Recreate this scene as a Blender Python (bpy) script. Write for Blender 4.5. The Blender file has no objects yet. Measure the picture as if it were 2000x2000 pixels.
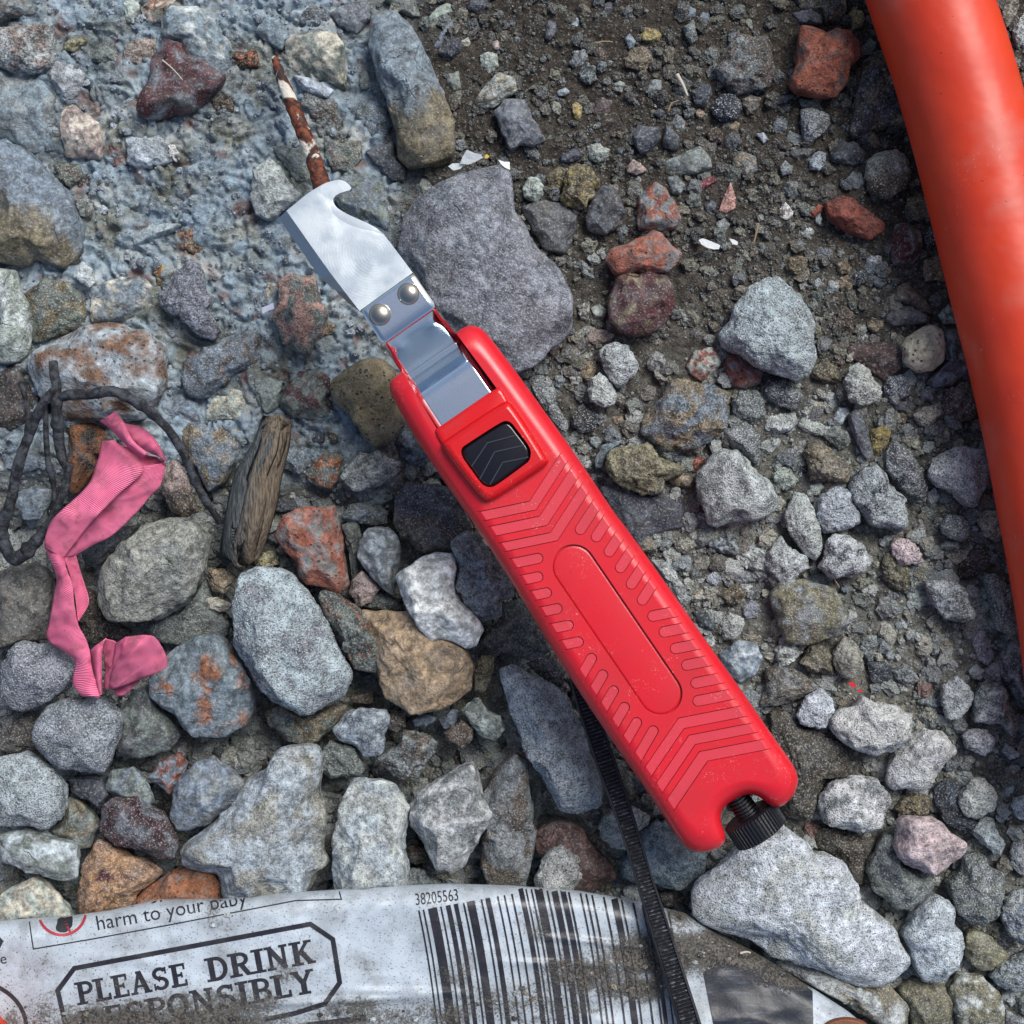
import bpy, bmesh, math, random
import numpy as np
from mathutils import Vector, Matrix
from mathutils.geometry import tessellate_polygon

random.seed(7)
R = math.radians
SC = bpy.context.scene
COL = SC.collection

# ------------------------------------------------------------------ camera, sky, sun, exposure
H = 0.35                                   # camera height above the ground plane, metres
FW = 0.25                                  # width of ground seen by the frame at z = 0, metres
cam = bpy.data.cameras.new('camera')
cam.sensor_width = 36.0
cam.lens = 36.0 * H / FW
cam.clip_start = 0.01
cam.clip_end = 100.0
camo = bpy.data.objects.new('camera', cam)
COL.objects.link(camo)
camo.location = (0, 0, H)
camo.rotation_euler = (0, 0, 0)
SC.camera = camo

SUN_EL, SUN_AZ = 52.0, 38.0                # azimuth measured from +Y (top of the picture) towards +X
w = bpy.data.worlds.new('World')
SC.world = w
w.use_nodes = True
nt = w.node_tree
bg = nt.nodes['Background']
sky = nt.nodes.new('ShaderNodeTexSky')
sky.sky_type = 'NISHITA'
sky.sun_disc = False
sky.sun_elevation = R(SUN_EL)
sky.sun_rotation = R(SUN_AZ)
sky.air_density = 1.0
sky.dust_density = 3.0
sky.ozone_density = 1.0
nt.links.new(sky.outputs[0], bg.inputs['Color'])
bg.inputs['Strength'].default_value = 0.10
sun = bpy.data.lights.new('sun', 'SUN')
sun.energy = 2.5
sun.angle = R(30)
sun.color = (1.0, 0.985, 0.955)
suno = bpy.data.objects.new('sun', sun)
COL.objects.link(suno)
sv = Vector((math.sin(R(SUN_AZ)) * math.cos(R(SUN_EL)), math.cos(R(SUN_AZ)) * math.cos(R(SUN_EL)), math.sin(R(SUN_EL))))
suno.rotation_euler = sv.to_track_quat('Z', 'Y').to_euler()
suno.location = sv * 2
SC.view_settings.view_transform = 'Standard'
SC.view_settings.look = 'None'
SC.view_settings.gamma = 1.0
SC.view_settings.exposure = 0.32
SC.view_settings.use_curve_mapping = False
SC.render.film_transparent = False
try:
    SC.cycles.max_bounces = 6
    SC.cycles.diffuse_bounces = 3
    SC.cycles.use_denoising = True
except Exception:
    pass

# ------------------------------------------------------------------ measuring: the photograph's 2000 px plan -> metres at height z
S = FW / 2000.0


def W(px, py, z):
    k = (H - z) / H
    return ((px - 1000) * S * k, (1000 - py) * S * k, z)


def Wn(p, z):
    """p (N,2) plan px, z (N,) -> (N,3) metres"""
    z = np.broadcast_to(z, (len(p),)).astype(float)
    k = (H - z) / H
    return np.stack([(p[:, 0] - 1000) * S * k, (1000 - p[:, 1]) * S * k, z], 1)


# ------------------------------------------------------------------ numpy gradient noise
rngp = np.random.RandomState(11)
PERM = rngp.permutation(256)
PERM = np.concatenate([PERM, PERM, PERM])
GRD = rngp.normal(size=(256, 3))
GRD /= np.linalg.norm(GRD, axis=1)[:, None]


def perlin(P):
    P = np.asarray(P, float)
    i = np.floor(P).astype(np.int64)
    f = P - i
    i &= 255
    u = f * f * f * (f * (f * 6 - 15) + 10)
    out = 0
    for dx in (0, 1):
        wx = u[:, 0] if dx else 1 - u[:, 0]
        for dy in (0, 1):
            wy = u[:, 1] if dy else 1 - u[:, 1]
            for dz in (0, 1):
                wz = u[:, 2] if dz else 1 - u[:, 2]
                h = PERM[PERM[PERM[(i[:, 0] + dx) & 255] + ((i[:, 1] + dy) & 255)] + ((i[:, 2] + dz) & 255)]
                g = GRD[h]
                d = g[:, 0] * (f[:, 0] - dx) + g[:, 1] * (f[:, 1] - dy) + g[:, 2] * (f[:, 2] - dz)
                out = out + wx * wy * wz * d
    return out * 1.6


def fbm(P, o=3):
    s = 0
    a = 1.0
    t = 0
    for k in range(o):
        s = s + a * perlin(P * (2.03 ** k) + 17.3 * k)
        t += a
        a *= .52
    return s / t


def n2(x, y, sc, o=2, seed=0.0):
    x = np.asarray(x, float)
    P = np.stack([x / sc, np.asarray(y, float) / sc, np.full(x.shape, seed + .37)], 1)
    return fbm(P, o)


def sig(t):
    return 1 / (1 + np.exp(-np.clip(t, -30, 30)))


# ------------------------------------------------------------------ objects
def mesh_np(name, V, F, smooth=True):
    """F: (M,3) or (M,4) array"""
    V = np.asarray(V, np.float32)
    F = np.asarray(F, np.int32)
    me = bpy.data.meshes.new(name)
    me.vertices.add(len(V))
    me.vertices.foreach_set('co', V.ravel())
    k = F.shape[1]
    me.loops.add(F.size)
    me.loops.foreach_set('vertex_index', F.ravel())
    me.polygons.add(len(F))
    me.polygons.foreach_set('loop_start', np.arange(0, F.size, k, dtype=np.int32))
    me.polygons.foreach_set('loop_total', np.full(len(F), k, np.int32))
    me.polygons.foreach_set('use_smooth', np.full(len(F), smooth, bool))
    me.update(calc_edges=True)
    return me


def vcol(me, name, C):
    a = me.color_attributes.new(name, 'FLOAT_COLOR', 'POINT')
    C = np.asarray(C, np.float32)
    if C.shape[1] == 3:
        C = np.concatenate([C, np.ones((len(C), 1), np.float32)], 1)
    a.data.foreach_set('color', C.ravel())


def link(name, me, mat=None, parent=None, loc=None):
    o = bpy.data.objects.new(name, me)
    COL.objects.link(o)
    if mat is not None and me is not None and not me.materials:
        me.materials.append(mat)
    if parent is not None:
        o.parent = parent
    if loc is not None:
        o.location = loc
    return o


def tag(o, label, cat, group=None, kind=None):
    if label:
        o['label'] = label
    if cat:
        o['category'] = cat
    if group:
        o['group'] = group
    if kind:
        o['kind'] = kind
    return o


def thing(name, label, cat, loc, group=None):
    o = bpy.data.objects.new(name, None)
    COL.objects.link(o)
    o.location = loc
    o.empty_display_size = .01
    return tag(o, label, cat, group)


def local(o, V):
    """world points -> coordinates of parent o (only translated)"""
    return np.asarray(V, float) - np.array(o.location)


def from_bm(name, bm, smooth=None):
    me = bpy.data.meshes.new(name)
    bm.to_mesh(me)
    bm.free()
    if smooth is not None:
        for p in me.polygons:
            p.use_smooth = True
        me.set_sharp_from_angle(angle=R(smooth))
    return me


# ------------------------------------------------------------------ materials
class M:
    def __init__(s, name, rough=.8, metal=0.0, col=(.5, .5, .5), spec=.5):
        s.m = bpy.data.materials.new(name)
        s.m.use_nodes = True
        s.t = s.m.node_tree
        s.b = s.t.nodes['Principled BSDF']
        s.b.inputs['Base Color'].default_value = (*col, 1)
        s.b.inputs['Roughness'].default_value = rough
        s.b.inputs['Metallic'].default_value = metal
        s.b.inputs['Specular IOR Level'].default_value = spec

    def n(s, typ, **kw):
        nd = s.t.nodes.new(typ)
        for k, v in kw.items():
            if k.startswith('i_'):
                nd.inputs[k[2:].replace('_', ' ')].default_value = v
            else:
                setattr(nd, k, v)
        return nd

    def l(s, a, b):
        s.t.links.new(a, b)

    def coord(s, rnd=True):
        tc = s.n('ShaderNodeTexCoord')
        if not rnd:
            return tc.outputs['Object']
        oi = s.n('ShaderNodeObjectInfo')
        mu = s.n('ShaderNodeMath', operation='MULTIPLY')
        mu.inputs[1].default_value = 3.7
        s.l(oi.outputs['Random'], mu.inputs[0])
        ad = s.n('ShaderNodeVectorMath', operation='ADD')
        s.l(tc.outputs['Object'], ad.inputs[0])
        s.l(mu.outputs[0], ad.inputs[1])
        return ad.outputs[0]

    def noise(s, vec, scale, detail=3, rough=.55, dist=0):
        nd = s.n('ShaderNodeTexNoise')
        nd.inputs['Scale'].default_value = scale
        nd.inputs['Detail'].default_value = detail
        nd.inputs['Roughness'].default_value = rough
        nd.inputs['Distortion'].default_value = dist
        s.l(vec, nd.inputs['Vector'])
        return nd.outputs['Fac']

    def vor(s, vec, scale, feature='F1', rnd=1.0):
        nd = s.n('ShaderNodeTexVoronoi', feature=feature)
        nd.inputs['Scale'].default_value = scale
        nd.inputs['Randomness'].default_value = rnd
        s.l(vec, nd.inputs['Vector'])
        return nd.outputs['Distance']

    def mr(s, v, a, b, c=0., d=1., smooth=True):
        nd = s.n('ShaderNodeMapRange')
        nd.interpolation_type = 'SMOOTHSTEP' if smooth else 'LINEAR'
        nd.inputs['From Min'].default_value = a
        nd.inputs['From Max'].default_value = b
        nd.inputs['To Min'].default_value = c
        nd.inputs['To Max'].default_value = d
        s.l(v, nd.inputs['Value'])
        return nd.outputs['Result']

    def math(s, op, a, b=None):
        nd = s.n('ShaderNodeMath', operation=op)
        for k, v in ((0, a), (1, b)):
            if v is None:
                continue
            if isinstance(v, (int, float)):
                nd.inputs[k].default_value = v
            else:
                s.l(v, nd.inputs[k])
        return nd.outputs[0]

    def mix(s, f, a, b, mode='MIX'):
        nd = s.n('ShaderNodeMix', data_type='RGBA', blend_type=mode)
        for k, v in ((0, f), (6, a), (7, b)):
            if isinstance(v, (int, float)):
                nd.inputs[k].default_value = v
            elif isinstance(v, tuple):
                nd.inputs[k].default_value = (*v, 1)
            else:
                s.l(v, nd.inputs[k])
        return nd.outputs[2]

    def mixv(s, vec, f, k):
        mu = s.n('ShaderNodeMath', operation='MULTIPLY')
        mu.inputs[1].default_value = k
        s.l(f, mu.inputs[0])
        ad = s.n('ShaderNodeVectorMath', operation='ADD')
        s.l(vec, ad.inputs[0])
        s.l(mu.outputs[0], ad.inputs[1])
        return ad.outputs[0]

    def scale(s, col, f):
        nd = s.n('ShaderNodeVectorMath', operation='SCALE')
        s.l(col, nd.inputs[0])
        s.l(f, nd.inputs['Scale'])
        return nd.outputs[0]

    def attr(s, name, typ='GEOMETRY', out='Color'):
        nd = s.n('ShaderNodeAttribute', attribute_type=typ, attribute_name=name)
        return nd.outputs[out]

    def bump(s, h, dist, strength=1.0, prev=None):
        nd = s.n('ShaderNodeBump')
        nd.inputs['Distance'].default_value = dist
        nd.inputs['Strength'].default_value = strength
        s.l(h, nd.inputs['Height'])
        if prev is not None:
            s.l(prev, nd.inputs['Normal'])
        return nd.outputs['Normal']

    def out(s, col=None, nrm=None, rough=None):
        if col is not None:
            s.l(col, s.b.inputs['Base Color'])
        if nrm is not None:
            s.l(nrm, s.b.inputs['Normal'])
        if rough is not None:
            s.l(rough, s.b.inputs['Roughness'])
        return s.m


def stone_mat(name, light=.25, dark=.3, mott=.35, grain=2300, pits=0.0, dust=.25, rough=.85, b1=.5, b2=.4, spec=.3, crack=.22):
    m = M(name, rough=rough, spec=spec)
    v = m.coord()
    c = m.attr('col')
    big = m.noise(v, 170, 4, .6, .4)
    med = m.noise(v, 620, 4, .65)
    fine = m.noise(v, grain, 2, .6)
    blot = m.noise(v, 300, 7, .72, .6)
    c = m.scale(c, m.mr(med, .3, .7, 1 - mott, 1 + mott))
    c = m.scale(c, m.mr(blot, .32, .66, .55, 1.30))
    c = m.mix(m.math('MULTIPLY', m.mr(m.noise(v, 130, 5, .65, .5), .54, .70), .35), c, (.120, .108, .080))
    # thin pale dust film in patches
    c = m.mix(m.math('MULTIPLY', m.mr(big, .46, .66), dust), c, (.40, .42, .44))
    # mineral grains: pale and dark specks
    g = m.mr(fine, .54, .68)
    c = m.mix(m.math('MULTIPLY', g, light), c, (.66, .68, .69))
    d = m.mr(fine, .46, .34)
    c = m.mix(m.math('MULTIPLY', d, dark), c, (.035, .036, .04))
    h = m.math('ADD', m.math('MULTIPLY', med, b1), m.math('MULTIPLY', fine, b2))
    h = m.math('ADD', h, m.math('MULTIPLY', blot, b1 * 1.6))
    # hairline cracks and chipped creases
    cv = m.vor(m.mixv(v, m.noise(v, 260, 3), .0035), 130, 'DISTANCE_TO_EDGE')
    ck = m.math('MULTIPLY', m.mr(cv, .035, .0), m.mr(m.noise(v, 95, 2), .56, .66))
    c = m.mix(m.math('MULTIPLY', ck, crack), c, (.05, .05, .05))
    h = m.math('SUBTRACT', h, m.math('MULTIPLY', ck, crack * 1.6))
    if pits:
        vo = m.vor(v, 760)
        p = m.math('MULTIPLY', m.mr(vo, .30, .14), m.mr(m.noise(v, 420, 2), .42, .6))
        c = m.mix(m.math('MULTIPLY', p, pits), c, (.04, .035, .03))
        h = m.math('SUBTRACT', h, m.math('MULTIPLY', p, pits))
    return m.out(c, m.bump(h, .0011, .9))


MAT = {
    's': stone_mat('smooth_stone', light=.25, dark=.30, mott=.48, grain=1900, dust=.16, rough=.58, b1=.45, b2=.12, spec=.45),
    'g': stone_mat('grainy_stone', light=.42, dark=.50, mott=.48, grain=2300, dust=.18, b1=.6, b2=.35),
    'w': stone_mat('gritty_stone', light=.80, dark=.80, mott=.34, grain=2500, dust=.14, b1=.4, b2=.75),
    'r': stone_mat('crusty_stone', light=.45, dark=.70, mott=.60, grain=2100, dust=.14, b1=1.0, b2=.7),
    'p': stone_mat('pitted_stone', light=.14, dark=.22, mott=.22, grain=2600, pits=.85, dust=.12, b1=.35, b2=.35, crack=0.0),
    'b': stone_mat('brick_clay', light=.10, dark=.28, mott=.28, grain=2000, pits=.55, dust=.04, b1=.35, b2=.3, crack=0.0),
}

# ------------------------------------------------------------------ the lie of the land (plan px in, metres out)
def region(x, y):
    """weights: cemented crust (upper left), heap of big stones (lower left), soil and grit (right)"""
    wob = n2(x, y, 160, 2, 3.0) * 90
    left = sig((770 + wob - x + (y - 300) * .0) / 28)
    up = sig((930 + wob - y) / 40)
    a = left * up
    lowl = sig((1180 + wob * .6 + np.clip(y - 1000, 0, 1000) * .12 - x) / 40) * (1 - up)
    d = lowl * (1 - a)
    return a, d, np.clip(1 - a - d, 0, 1)


def ground_z(x, y):
    a, d, c = region(x, y)
    base = a * .0035 + d * -.0085 + c * (.0028 - .0022 * sig((y - 1000) / 200))
    r1 = n2(x, y, 120, 3, 1.0)
    r2 = n2(x, y, 38, 3, 5.0)
    r3 = n2(x, y, 13, 2, 9.0)
    crust = np.abs(n2(x, y, 75, 3, 21.0))
    z = base + .0016 * r1 + (.0008 + .0008 * c) * r2 + (.00016 + .00054 * c) * r3
    # the crust: broken blocks held in cement, with ledges along their edges
    q = n2(x + 30 * n2(x, y, 60, 2, 71.), y, 105, 2, 27.) * 4.2
    led = np.tanh((q - np.round(q)) * 9) * -.5 + (q - np.round(q))
    q2 = n2(x, y + 20 * n2(x, y, 40, 2, 73.), 42, 2, 29.) * 2.6
    led2 = (q2 - np.round(q2)) - np.tanh((q2 - np.round(q2)) * 8) * .5
    z = z - a * (.0016 * np.clip(.13 - crust, 0, 1) / .13) + a * (.0017 * n2(x, y, 210, 2, 33.) + .0022 * led + .0010 * led2)
    return z


def build_ground():
    n = 600
    core = np.linspace(-90, 2090, n)
    e = np.array([-14000, -7000, -3500, -1800, -900, -450, -250, -150])
    xs = np.concatenate([e, core, 2000 - e[::-1]])
    X, Y = np.meshgrid(xs, xs)
    x = X.ravel()
    y = Y.ravel()
    z = ground_z(x, y)
    a, d, c = region(x, y)
    # soil colour: brown loam above, greyer grit lower down, grey cement crust upper left
    t = sig((y - 760) / 150)
    soil = np.array([.052, .043, .034])[None] * (1 - t)[:, None] + np.array([.165, .165, .145])[None] * t[:, None]
    nn = n2(x, y, 60, 3, 44.)
    soil = soil * (1 + .35 * nn)[:, None]
    cem1 = np.array([.255, .325, .375])
    cem2 = np.array([.175, .185, .155])
    cm = sig(n2(x, y, 95, 4, 51.) * 11 + 1.0)[:, None]
    cem = cem1 * cm + cem2 * (1 - cm)
    pal_ = sig((n2(x, y, 60, 3, 83.) - .22) * 26)[:, None]
    cem = cem * (1 - pal_ * .7) + np.array([.36, .38, .37]) * pal_ * .7
    blu = sig((n2(x, y, 75, 3, 87.) - .20) * 22)[:, None]
    cem = cem * (1 - blu * .7) + np.array([.26, .35, .43]) * blu * .7
    red = sig((n2(x, y, 48, 2, 77.) - .40) * 30)[:, None]
    cem = cem * (1 - red * .7) + np.array([.17, .085, .065]) * red * .7
    gap = np.array([.075, .072, .062])
    C = a[:, None] * cem + d[:, None] * gap + c[:, None] * soil
    N = len(xs)
    V = np.stack([(x - 1000) * S, (1000 - y) * S, z], 1)
    idx = np.arange(N * N).reshape(N, N)
    F = np.stack([idx[:-1, :-1], idx[1:, :-1], idx[1:, 1:], idx[:-1, 1:]], -1).reshape(-1, 4)
    me = mesh_np('ground', V, F)
    vcol(me, 'col', C)
    sm_ = a * sig(n2(x, y, 130, 2, 97.) * 8 + .6)
    vcol(me, 'crust', np.stack([sm_, sm_, sm_], 1))
    m = M('soil_and_crust', rough=.9, spec=.25)
    v = m.coord(False)
    cc = m.attr('col')
    med = m.noise(v, 520, 5, .7)
    fine = m.noise(v, 2100, 3, .65)
    cc0 = cc
    cc = m.scale(cc, m.mr(med, .28, .72, .45, 1.55))
    cc = m.mix(m.math('MULTIPLY', m.mr(fine, .56, .70), .45), cc, (.42, .42, .40))
    cc = m.mix(m.math('MULTIPLY', m.mr(fine, .46, .34), .5), cc, (.02, .018, .015))
    h = m.math('ADD', m.math('MULTIPLY', med, .9), m.math('MULTIPLY', fine, .4))
    cr = m.attr('crust', out='Fac')
    cc = m.mix(m.math('MULTIPLY', cr, .55), cc, m.scale(cc0, m.mr(m.noise(v, 260, 5, .6), .3, .7, .7, 1.35)))
    bp = m.bump(h, .0016, .9)
    m.l(m.mr(cr, 0, 1, .95, .40), bp.node.inputs['Strength'])
    m.out(cc, bp, m.mr(cr, 0, 1, .92, .62))
    g = link('ground', me, m.m)
    g['kind'] = 'structure'
    g['label'] = 'gravelly ground, brown soil at the top right and cemented crust at the top left'
    return g


build_ground()

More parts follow.
